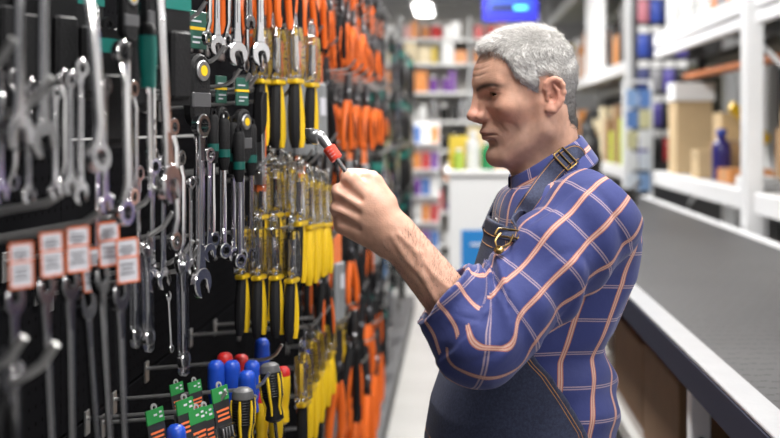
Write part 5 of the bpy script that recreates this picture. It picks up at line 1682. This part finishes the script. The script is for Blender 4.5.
def bit_card_proto():
    c = MB().box((0, 0, -0.055), (0.0022, 0.052, 0.105), 0.001).mesh('card', mat('black_card', (0.02, 0.02, 0.022), 0.5))
    h = MB().box((0, 0, -0.012), (0.0030, 0.0522, 0.028)).mesh('green_header', GRNC)
    p = MB()
    for y, z, w in ((0.0, -0.010, 0.010), (0.016, -0.016, 0.010), (0.016, -0.007, 0.008)): p.box((0, y, z), (0.0036, w, 0.004))
    q = MB()
    for z, w in ((-0.044, 0.040), (-0.053, 0.036), (-0.062, 0.040)): q.box((0, 0, z), (0.0032, w, 0.0042))
    b = MB().box((0.006, 0, -0.088), (0.011, 0.044, 0.030), 0.002).mesh('bubble', CLEAR)
    k = MB()
    for y in (-0.015, -0.005, 0.005, 0.015): k.lathe([(0.003, 0.010), (0.003, -0.004), (0.0016, -0.010)], 6, (0.006, y, -0.088))
    e = MB().plate(arc(0, 0.004, 0.009, 0, 2 * PI * 13 / 14, 13), -0.0012, 0.0012, hole=arc(0, 0.004, 0.0045, 0, 2 * PI * 13 / 14, 13)).mesh('eye', mat('grey_eye', (0.3, 0.3, 0.3), 0.4))
    return [('card', c, None, None), ('green_header', h, 0, None), ('header_mark', p.mesh('header_mark', TAGW), 0, None), ('orange_print', q.mesh('orange_print', TAGO), 0, None), ('bubble', b, None, None), ('bit', k.mesh('bit', SATIN), None, None), ('eye', e, None, None)]
def knife_proto():
    """Long orange folding saw with a dark blade cover and vertical print."""
    g = MB()
    o = [(0.009, -0.05), (0.012, -0.09), (0.009, -0.16), (0.011, -0.20), (-0.006, -0.20), (-0.010, -0.13), (-0.006, -0.06)]
    g.plate(o[::-1], -0.007, 0.007, ch=0.002)
    s = MB().plate([(0.002, -0.075), (0.002, -0.185), (-0.010, -0.185), (-0.012, -0.085)][::-1], -0.009, 0.009, ch=0.001)
    c = MB().plate([(0.012, 0.0), (0.010, -0.06), (-0.012, -0.10), (-0.014, -0.02), (-0.006, 0.0)][::-1], -0.009, 0.009, ch=0.002)
    p = MB()
    for k in range(6): p.box((0.0075, 0.006, -0.135 - 0.008 * k), (0.001, 0.006, 0.004))
    return [('handle', g.mesh('handle', ORAG), None, None), ('blade', s.mesh('blade', SATIN), None, None), ('blade_cover', c.mesh('blade_cover', BLACKP), None, None), ('lettering', p.mesh('lettering', TAGW), 0, None)]
def tag_strip_proto():
    """Orange header label hanging over grey cards."""
    a = MB().box((0, 0, -0.03), (0.003, 0.045, 0.06), 0.001).mesh('label_card', mat('orange_card_print', (0.75, 0.18, 0.05), 0.5))
    b = MB().box((0.004, 0, -0.12), (0.010, 0.050, 0.12), 0.003).mesh('pouch', mat('grey_pouch', (0.22, 0.23, 0.24), 0.3))
    c = MB().box((0.0096, 0.006, -0.10), (0.001, 0.020, 0.03)).mesh('label', TAGW)
    return [('label_card', a, None, None), ('pouch', b, None, None), ('label', c, 1, None)]

STEEL = CHROME
def hang(kind, px, ytop, ybot, Y, label, yaw=0.0, tilt=0.0, roll=0.0, group=None, L=None):
    """Hang a tool so that it spans ytop..ybot at depth Y; its size follows."""
    table = {
        'wrench': (lambda: wrench_proto(), 0.22, 'combination_wrench', 'wrench'),
        'wrench_up': (lambda: wrench_proto(flip=True), 0.22, 'combination_wrench', 'wrench'),
        'wrench_tag': (lambda: wrench_proto(0.24, True, True, SHADED_CHROME), 0.24, 'combination_wrench', 'wrench'),
        'ring': (lambda: ring_wrench_proto(), 0.22, 'ring_wrench', 'wrench'),
        'bar': (lambda: sleeve_bar_proto(), 0.20, 'sleeved_wrench', 'wrench'),
        'card': (lambda: black_card_proto(), 0.15, 'carded_tool', 'package'),
        'ratchet': (lambda: ratchet_proto(), 0.34, 'ratchet_wrench', 'wrench'),
        'grip': (lambda: grip_driver_proto(), 0.24, 'gripped_wrench', 'wrench'),
        'pack': (lambda: plier_pack_proto(), 0.268, 'packaged_pliers', 'pliers'),
        'ypack': (lambda: plier_pack_proto(allyellow=True), 0.268, 'packaged_pliers', 'pliers'),
        'orange': (lambda: pliers_proto(ORAG, metal=mat('dark_satin', (0.16, 0.16, 0.17), 0.3, 1.0)), 0.20, 'orange_pliers', 'pliers'),
        'black': (lambda: pliers_proto(BLACKG, inset=ORAG, metal=mat('dark_satin', ())), 0.20, 'black_pliers', 'pliers'),
        'osnips': (lambda: snips_proto(ORAG), 0.30, 'tin_snips', 'snips'),
        'bsnips': (lambda: snips_proto(BLACKG), 0.30, 'tin_snips', 'snips'),
        'blue': (lambda: driver_proto(BLUG), 0.21, 'screwdriver', 'screwdriver'),
        'red': (lambda: driver_proto(REDG), 0.21, 'screwdriver', 'screwdriver'),
        'yb': (lambda: driver_proto(BLACKG, mat('grey_cap', (0.10, 0.10, 0.105), 0.4), 0.105, 0.11, 1.25, YELG), 0.215, 'screwdriver', 'screwdriver'),
        'ry': (lambda: driver_proto(YELG, REDG, 0.11, 0.10, 0.9), 0.21, 'screwdriver', 'screwdriver'),
        'teal': (lambda: driver_proto(TEAL, BLACKP, 0.07, 0.15, 0.8), 0.22, 'screwdriver', 'screwdriver'),
        'bits': (lambda: bit_card_proto(), 0.108, 'bit_card', 'package'),
        'knife': (lambda: knife_proto(), 0.20, 'folding_saw', 'saw'),
        'strip': (lambda: tag_strip_proto(), 0.18, 'carded_tool', 'package'),
    }[kind]
    spec = proto(kind, table[0])
    p = P(px, ytop, Y)
    sc = (ybot - ytop) * Y / F / table[1]
    yaw *= {'wrench': 0.38, 'ring': 0.30, 'wrench_up': 0.4, 'bar': 0.30, 'pack': 0.20, 'ypack': 0.30, 'card': 0.45, 'bits': 0.55, 'wrench_tag': 0.12, 'orange': 0.4, 'black': 0.4, 'strip': 0.4, 'osnips': 0.4, 'bsnips': 0.4, 'ratchet': 0.5, 'knife': 0.4}.get(kind, 1.0) * (1.7 if px > 205 and Y < 2.05 and kind == 'wrench' else 1.0)
    return place(spec, table[2], label, table[3], p, (roll, tilt, -yaw), sc, group)

# ======================= near cluster: blurred spanners
NEARG = 'blurred spanners nearest the camera'
near = [
 # kind, px, ytop, ybot, Y, yaw, tilt, roll, label
 ('wrench', 2, 60, 205, 0.98, 0.5, 0.02, 0, 'chrome spanner cut by the left picture edge on the upper hooks'),
 ('wrench', 20, -75, 152, 0.98, 0.8, 0.01, 0, 'long chrome spanner, leftmost of the tall ones reaching past the picture top'),
 ('wrench', 43, -70, 158, 1.02, 0.9, 0.0, 0, 'long chrome spanner with pale collar beside the leftmost tall one'),
 ('wrench', 30, 82, 205, 1.04, 0.7, 0.02, 0, 'short chrome spanner between the two leftmost tall spanners'),
 ('ring', 12, 70, 190, 1.08, 0.9, 0.0, 0, 'ring spanner behind the hook at the left picture edge'),
 ('wrench', 55, 88, 200, 1.06, 0.8, 0.0, 0, 'short chrome spanner under the tip of the upper left hook'),
 ('ring', 62, 70, 190, 1.10, 0.7, 0.0, 0, 'brownish reflecting ring spanner left of the big bright spanner'),
 ('wrench', 70, 74, 196, 1.06, 1.0, 0.0, 0, 'narrow spanner second to the left of the big bright spanner'),
 ('wrench', 80, 62, 205, 1.10, 0.9, 0.0, 0, 'golden reflecting spanner directly left of the big bright spanner'),
 ('ring', 84, -35, 172, 1.02, 1.1, -0.085, 0, 'biggest brightest spanner, leaning, in the near cluster'),
 ('wrench', 105, 80, 215, 1.12, 0.6, 0.0, 0, 'slim spanner just behind the big bright leaning spanner'),
 ('ring', 121, 40, 225, 1.15, 0.9, -0.02, 0, 'tall ring spanner below the yellow and bronze ratchet head'),
 ('ring', 132, 80, 205, 1.25, 0.6, 0.0, 0, 'thin ring spanner between the tall spanner and the teal screwdriver'),
 ('teal', 147, 22, 190, 1.24, 0.3, -0.02, 0, 'long screwdriver with a teal handle in the near cluster'),
 ('wrench', 157, -40, 205, 1.22, 0.5, -0.06, 0, 'big chrome open spanner leaning right of the teal screwdriver'),
 ('wrench', 97, 150, 300, 1.30, 0.9, 0.0, 0, 'spanner hanging in front of the narrow orange tag'),
]
for k, px, a, b, Y, yaw, tilt, roll, lab in near:
    hang(k, px, a, b, Y, lab, yaw, tilt, roll)
for px, py, Y, lab in ((8, -40, 1.30, 'black card with a teal band at the upper left corner, farthest left'), (28, -32, 1.32, 'black card with a teal band, second along the upper left corner'), (62, -30, 1.34, 'black card with a teal band left of the big bright spanner'),
                   (88, -20, 1.42, 'black card half hidden behind the big bright spanner'), (108, 28, 1.38, 'black card with a green band above the tall chrome spanner'), (136, -8, 1.36, 'dark card right of the yellow and bronze ratchet head'),
                   (176, -15, 1.42, 'dark card behind the yellow topped ratchet at the picture top'), (10, 30, 1.45, 'plain black card low behind the leftmost spanners'), (50, 28, 1.45, 'plain black card behind the tall leftmost spanners, right one')):
    hang('card', px, py, py + 120, Y, lab, 1.05)
hang('ratchet', 128, -48, 150, 1.30, 'ratchet with a bronze head at the top behind the tall chrome spanner', 0.7)
hang('ratchet', 153, -64, 175, 1.36, 'ratchet with a yellow label at the picture top above the teal screwdriver', 0.8)

# hooks of the near cluster
for px, py, Y in ((14, 40, 0.90), (52, 78, 1.0), (80, 172, 1.10), (112, 196, 1.16), (155, 188, 1.32), (173, 213, 1.44), (193, 241, 1.55), (198, 250, 1.60)):
    hook_px(px, py, Y, r=0.0042 if Y < 1.2 else 0.0034)
for px, py, Y in ((56, 345, 0.95), (24, 338, 0.93)): hook_px(px, py, Y, r=0.0042)
# tagged spanners on the low hooks, jaw up
tagged = [(12, 238, 455, 1.0, 0.95, 'tagged spanner, first from the left in the row of white and orange tags'),
          (42, 228, 440, 1.06, 1.0, 'tagged spanner, second from the left in the row of white and orange tags'),
          (68, 222, 440, 1.12, 1.0, 'tagged spanner, third from the left in the row of white and orange tags'),
          (97, 218, 430, 1.20, 0.45, 'spanner with the narrow edge-on tag in the row of tags'),
          (117, 234, 445, 1.20, 1.05, 'spanner with the rightmost tilted white and orange tag'),
          (82, 244, 452, 1.24, 0.9, 'spanner with a dark shaded tag behind the third white tag')]
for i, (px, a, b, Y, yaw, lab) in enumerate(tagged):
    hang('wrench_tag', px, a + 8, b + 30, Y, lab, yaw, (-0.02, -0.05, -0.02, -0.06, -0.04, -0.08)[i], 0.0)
hang('bsnips', 4, 345, 470, 0.93, 'black handled snips in the lower left corner', 0.9)
hang('bar', 16, 362, 480, 0.96, 'clear sleeved spanner blurred in the lower left corner', 0.6)

# ======================= second cluster
second = [
 ('wrench', 138, 168, 292, 1.42, 0.7, 0, 0, 'spanner left of the ring spanner over the tagged row\'s right end'),
 ('ring', 172, 118, 250, 1.36, 0.9, -0.02, 0, 'ring spanner with a big dark ring beside the upturned hook tip'),
 ('wrench', 152, 150, 292, 1.50, 0.8, 0, 0, 'spanner with its jaw over the middle pair of hooks'),
 ('wrench', 163, 156, 290, 1.52, 0.9, 0, 0, 'spanner whose round jaw hangs between the clear sleeves'),
 ('ring', 180, 150, 268, 1.52, 0.7, 0, 0, 'ring spanner behind the tip of the middle hook'),
 ('wrench', 191, 178, 275, 1.55, 0.8, 0, 0, 'shiny spanner just left of the long open spanner'),
 ('wrench', 201, 118, 298, 1.56, 0.9, 0, 0, 'long open spanner hanging alone below the yellow button ratchet'),
 ('wrench', 209, 150, 262, 1.66, 0.7, 0, 0, 'spanner right of the long open spanner'),
 ('wrench_up', 168, 292, 352, 1.58, 0.6, -0.06, 0, 'small dim spanner hanging under the clear sleeves'),
 ('bar', 134, 240, 348, 1.36, 0.9, -0.02, 0, 'clear sleeved spanner, first of three beside the tags'),
 ('bar', 146, 238, 352, 1.38, 0.9, -0.03, 0, 'clear sleeved spanner, second of three beside the tags'),
 ('bar', 182, 254, 376, 1.50, 0.9, -0.02, 0, 'clear sleeved spanner, longest, hanging alone on the short hook'),
]
for k, px, a, b, Y, yaw, tilt, roll, lab in second: hang(k, px, a, b, Y, lab, yaw, tilt, roll)
# big chrome spanners at the top
for k, px, a, b, Y, yaw, lab in (('ring', 207, -60, 45, 1.66, 0.8, 'ring spanner at the top beside the green ratchet card'), ('wrench', 217, -70, 56, 1.80, 0.9, 'big open spanner, first of the bright four at the top'),
      ('ring', 226, -60, 48, 1.84, 0.8, 'ring spanner between the bright open spanners at the top'), ('wrench', 237, -80, 66, 1.86, 0.95, 'big open spanner, second of the bright four at the top'),
      ('wrench', 250, -60, 30, 1.98, 0.8, 'smaller open spanner behind the bright four at the top'), ('wrench', 260, -80, 66, 2.0, 0.95, 'big open spanner, nearest to the yellow pliers, at the top'), ('ring', 245, -20, 72, 2.04, 0.7, 'dark reflecting ring spanner under the bright open spanners')):
    hang(k, px, a, b, Y, lab, yaw)
# ratchets on black hangers
hang('ratchet', 197, 14, 262, 1.66, 'ratchet wrench on black holder under the green card with yellow line', 0.85)
hang('ratchet', 242, 80, 262, 1.94, 'second ratchet wrench on black holder beside the folding saw', 0.85)
hang('ratchet', 221, 78, 258, 1.92, 'third ratchet wrench on black holder, partly hidden between the two others', 0.6)
for px, a, b, Y, lab in ((213, 118, 246, 1.82, 'black gripped chrome wrench with teal band, first of five below the ratchet'), (224, 122, 258, 1.86, 'black gripped chrome wrench with teal band, second of five below the ratchet'),
                 (233, 126, 262, 1.92, 'black gripped chrome wrench with teal band, third of five below the ratchet'), (239, 135, 268, 1.90, 'black gripped chrome wrench with teal band, fourth of five below the ratchet'), (251, 128, 262, 2.0, 'black gripped chrome wrench with teal band, fifth of five below the ratchet')):
    hang('grip', px, a, b, Y, lab, 0.6)
hang('knife', 261, 92, 192, 2.06, 'orange folding saw with black blade cover left of the yellow pliers', 0.75)
for px, py, Y in ((206, 2, 1.64), (225, 46, 1.76), (240, 70, 1.88), (250, 74, 1.95), (258, 75, 2.02), (266, 77, 2.09)): hook_px(px, py, Y)
hook_px(292, 86, 2.20, double=True); hook_px(270, 155, 2.05)

# ======================= yellow and black pliers in blisters
PK_ = 'packaged yellow and black pliers'
rows = [('top', 'pack', [(262, 12, 146, 2.10), (276, 12, 148, 2.16), (293, 10, 148, 2.20), (312, 22, 144, 2.28)]),
        ('upper middle', 'pack', [(262, 160, 270, 2.06), (276, 158, 268, 2.12), (290, 155, 268, 2.16), (300, 158, 284, 2.08)]),
        ('lower middle', 'pack', [(243, 214, 334, 1.98), (258, 214, 336, 2.0), (274, 214, 336, 2.02), (292, 216, 340, 2.04)])]
for rn, kind, its in rows:
    for i, (px, a, b, Y) in enumerate(its):
        hang(kind, px, a, b, Y, f'black and yellow pliers in clear pack, {ORD[i]} from the left in the {rn} row', 0.95 + 0.1 * (i % 2), -0.02 * (i % 3), group=PK_)
for i, (px, a, b, Y) in enumerate([(309, 165, 284, 2.24), (317, 168, 278, 2.36), (325, 172, 274, 2.5)]):
    hang('ypack', px, a, b, Y, f'all yellow pliers in clear pack, {ORD[i]} from the left beside the reaching hand', 0.9, -0.03, group=PK_)
for i, (px, a, b, Y) in enumerate([(302, 340, 462, 2.10), (309, 328, 440, 2.30), (316, 320, 424, 2.5), (323, 314, 408, 2.7), (329, 308, 395, 2.9), (335, 303, 380, 3.15), (340, 297, 366, 3.4)]):
    hang('ypack' if i else 'pack', px, a, b, Y, f'yellow handled pliers in clear pack, {ORD[i]} from the front in the lowest row', 0.9, -0.03, group=PK_)
for px, py, Y in ((298, 13, 2.4), (307, 22, 2.55), (316, 32, 2.75), (323, 36, 2.95), (313, 150, 2.35), (319, 153, 2.5), (328, 163, 2.8), (284, 152, 2.18), (300, 214, 2.12), (322, 314, 2.45), (330, 306, 2.7)): hook_px(px, py, Y)
for i, (px, py, Y) in enumerate([(262, 146, 2.12), (272, 147, 2.18), (283, 149, 2.24), (266, 206, 2.04), (282, 205, 2.08)]):
    hang('pack', px, py, py + 116, Y + 0.10, f'black and yellow pliers half hidden behind the middle rows, {ORD[i]} from the left', 0.9, group=PK_)

# ======================= screwdrivers and bit cards, low on the wall
drv = [('red', 225, 352, 1.98, 'red topped screwdriver standing behind the blue ones'), ('red', 241, 354, 2.10, 'dark red screwdriver right of the red topped one'),
       ('blue', 216, 360, 1.92, 'blue screwdriver, leftmost of the blue group'), ('blue', 232, 360, 1.94, 'blue screwdriver, second from the left of the blue group'),
       ('blue', 252, 360, 2.0, 'blue screwdriver behind the big blue handle above the grip'), ('blue', 247, 370, 1.88, 'big blue handled screwdriver right above the black and yellow grip'),
       ('blue', 262, 338, 2.2, 'dark blue screwdriver hanging under the yellow pliers'), ('blue', 176, 424, 1.62, 'blue handled screwdriver at the bottom among the bit cards'),
       ('yb', 243, 387, 1.80, 'black and yellow grip screwdriver with grey cap at the bottom'), ('yb', 269, 362, 1.92, 'black and yellow grip screwdriver leaning beside the red yellow ones'),
       ('ry', 283, 366, 2.05, 'red and yellow insulated screwdriver right of the leaning grip'), ('ry', 262, 392, 2.02, 'red and yellow insulated screwdriver between the two black grips'), ('ry', 276, 400, 2.0, 'low red and yellow insulated screwdriver below the leaning grip')]
for k, px, y, Y, lab in drv:
    L = {'yb': 0.215}.get(k, 0.21) * F / Y
    hang(k, px, y, y + L, Y, lab, 0.6, -0.14 if 'leaning' in lab and k == 'yb' else 0.0)
for i, (px, y, Y, lab) in enumerate([(154, 398, 1.60, 'black bit card with green header, lowest at the left'), (184, 388, 1.64, 'black bit card with green header under the clear sleeve'), (196, 398, 1.66, 'black bit card with green header, front of the middle pair'),
                              (204, 396, 1.72, 'black bit card with green header, rear of the middle pair'), (219, 376, 1.76, 'black bit card with green header and orange lines beside the blue screwdrivers'), (176, 372, 1.80, 'small dim bit card behind, left of the red screwdriver'), (194, 370, 1.82, 'small dim bit card behind, right of the other dim one')]):
    hang('bits', px, y + 12, y + 12 + (54 if i < 5 else 42), Y, lab, 0.75, -0.18)
for px, py, Y in ((226, 392, 1.76), (270, 373, 1.90), (256, 396, 1.84), (282, 345, 2.10)): hook_px(px, py, Y)

# ======================= orange pliers in rows along the depth
def row(kind, Z, ys, xs, L, text, group, yaw=0.8, jitter=0.02, hooks=True, swap=None):
    n = 0; rg = random.Random(int(Z * 100))
    for i, Y in enumerate(ys):
        if hooks: hook(Y, Z + 0.004, xs[-1] + 0.03)
        for j, x in enumerate(xs):
            k = swap[(i + j) % len(swap)] if swap else kind
            pos = ['inner', 'middle', 'outer'][j + (3 - len(xs))] if len(xs) > 1 else 'single'
            base = {'orange': 0.20, 'black': 0.20, 'osnips': 0.30, 'bsnips': 0.30, 'pack': 0.268, 'ypack': 0.268, 'strip': 0.18, 'wrench': 0.22, 'ring': 0.22, 'bar': 0.20, 'card': 0.15, 'grip': 0.24}[k]
            nm = {'orange': 'orange handled pliers', 'black': 'black and orange pliers', 'osnips': 'orange handled snips', 'bsnips': 'black handled snips', 'strip': 'grey pouch with orange label', 'wrench': 'chrome spanner', 'ring': 'ring spanner', 'bar': 'sleeved spanner', 'card': 'black teal-banded card', 'grip': 'black gripped wrench'}[k]
            p = Vector((x + rg.uniform(-0.012, 0.012), Y + rg.uniform(-0.015, 0.015), Z + rg.uniform(-jitter, 0) * 0.5))
            px = VPX + p.x * F / Y; py = VPY - (p.z - EYE) * F / Y
            hang(k, px, py, py + (base if L is None else L) * F / p.y * (1 + rg.uniform(-0.06, 0.06)), p.y, f'{nm}, {pos} on {ORD[i]} hook of {text}', yaw + rg.uniform(-0.35, 0.35), rg.uniform(-0.05, 0.05), rg.uniform(-0.03, 0.03), group)
fr = lambda a, b, n: [a + (b - a) * i / (n - 1) for i in range(n)]
row('orange', 1.94, fr(2.12, 4.7, 17), [-0.47, -0.40, -0.33], 0.20, 'top orange row', 'orange pliers in the top row', swap=['orange', 'black', 'orange', 'black', 'orange'])
row('orange', 2.12, fr(2.6, 4.7, 9), [-0.42, -0.34], 0.20, 'highest orange row', 'orange pliers in the highest row', swap=['orange', 'black'])
row('orange', 1.70, fr(2.95, 4.5, 8), [-0.40, -0.30], 0.215, 'middle orange row', 'orange pliers in the middle row', swap=['orange', 'orange', 'black'])
row('bsnips', 1.76, fr(2.45, 2.95, 4), [-0.42, -0.35], 0.28, 'row beside the top yellow packs', 'dark snips beside the yellow packs', swap=['bsnips', 'strip'])
row('strip', 1.50, fr(2.75, 4.2, 5), [-0.40, -0.33], 0.22, 'row behind the hand', 'pouches and pliers behind the hand', swap=['strip', 'black', 'bsnips', 'orange'])
row('black', 1.26, fr(2.7, 4.4, 7), [-0.40, -0.32], 0.24, 'row below the hand', 'dark pliers below the hand', swap=['bsnips', 'black', 'strip', 'osnips'])
row('osnips', 1.00, fr(3.0, 4.6, 6), [-0.40, -0.32], 0.34, 'low row by the aisle', 'snips in the low row', swap=['bsnips', 'osnips', 'black'])
row('osnips', 0.78, fr(3.5, 4.6, 4), [-0.37, -0.31], 0.40, 'lowest orange row', 'orange snips in the lowest row')
row('ring', 0.78, fr(2.4, 3.1, 3), [-0.45, -0.38], 0.25, 'lowest row under the yellow packs', 'spanners in the lowest row', swap=['ring', 'wrench'])
# farther along the wall: dark and chrome goods
for Z, text in ((2.05, 'top far row'), (1.74, 'second far row'), (1.42, 'third far row'), (1.10, 'fourth far row'), (0.75, 'lowest far row')):
    row('ring', Z, fr(4.85, 8.7, 9), [-0.42, -0.34], 0.29, text, 'goods on the far end of the tool wall', swap=['ring', 'card', 'wrench', 'grip', 'bar', 'card'])

# ======================= the socket wrench in the man's hand
def held_tool():
    a = np.array(P(346, 172, 1.606)); b = np.array(P(327, 145, 1.612)); e = np.array(P(312, 129, 1.618))
    d = a - b; d /= np.linalg.norm(d)
    low = a + d * 0.080 + np.array([0.006, 0.012, 0.0])
    t = thing('socket_wrench', 'chrome bent socket wrench with a red band held in the man\'s hand', 'wrench', a)
    o = np.array(a)
    rod = MB().tube([low - o, a - o, b + d * 0.012 - o], 0.0034, 12).obj('rod', CHROME, t)
    bend = catmull([b + d * 0.014 - o, b - o, b - d * 0.012 + np.array([-0.003, 0, 0.002]) - o, (b + e) / 2 + np.array([-0.004, 0, -0.001]) - o, e + np.array([0.0, 0, -0.008]) - o, e - o], 5)
    n = len(bend)
    MB().tube(bend, [0.0048 + 0.0052 * min(1, i / (n * 0.5)) for i in range(n)], 16).obj('bent_head', SATIN, t)
    ee = bend[-1] - bend[-2]; ee /= np.linalg.norm(ee)
    MB().tube([bend[-1] - ee * 0.001, bend[-1] + ee * 0.0006], 0.0068, 6).obj('socket_recess', DARK_METAL, t)
    c0 = b + d * 0.004 - o; c1 = b + d * 0.026 - o
    MB().tube([c0, c0 + d * 0.001, c1 - d * 0.001, c1], [0.0088, 0.0098, 0.0096, 0.0086], 16).obj('red_band', mat('vermilion_band', (0.72, 0.06, 0.03), 0.35), t, label='red band')
    pm = MB(); m = (c0 + c1) / 2
    side = np.cross(d, [0, 1.0, 0])
    for q in (-0.006, -0.001, 0.004): pm.tube([m + d * q - side * 0.0035 + np.array([0, -0.0088, 0]), m + d * q + side * 0.0035 + np.array([0, -0.0088, 0])], 0.0010, 4)
    pm.obj('band_print', TAGW, t)
held_tool()
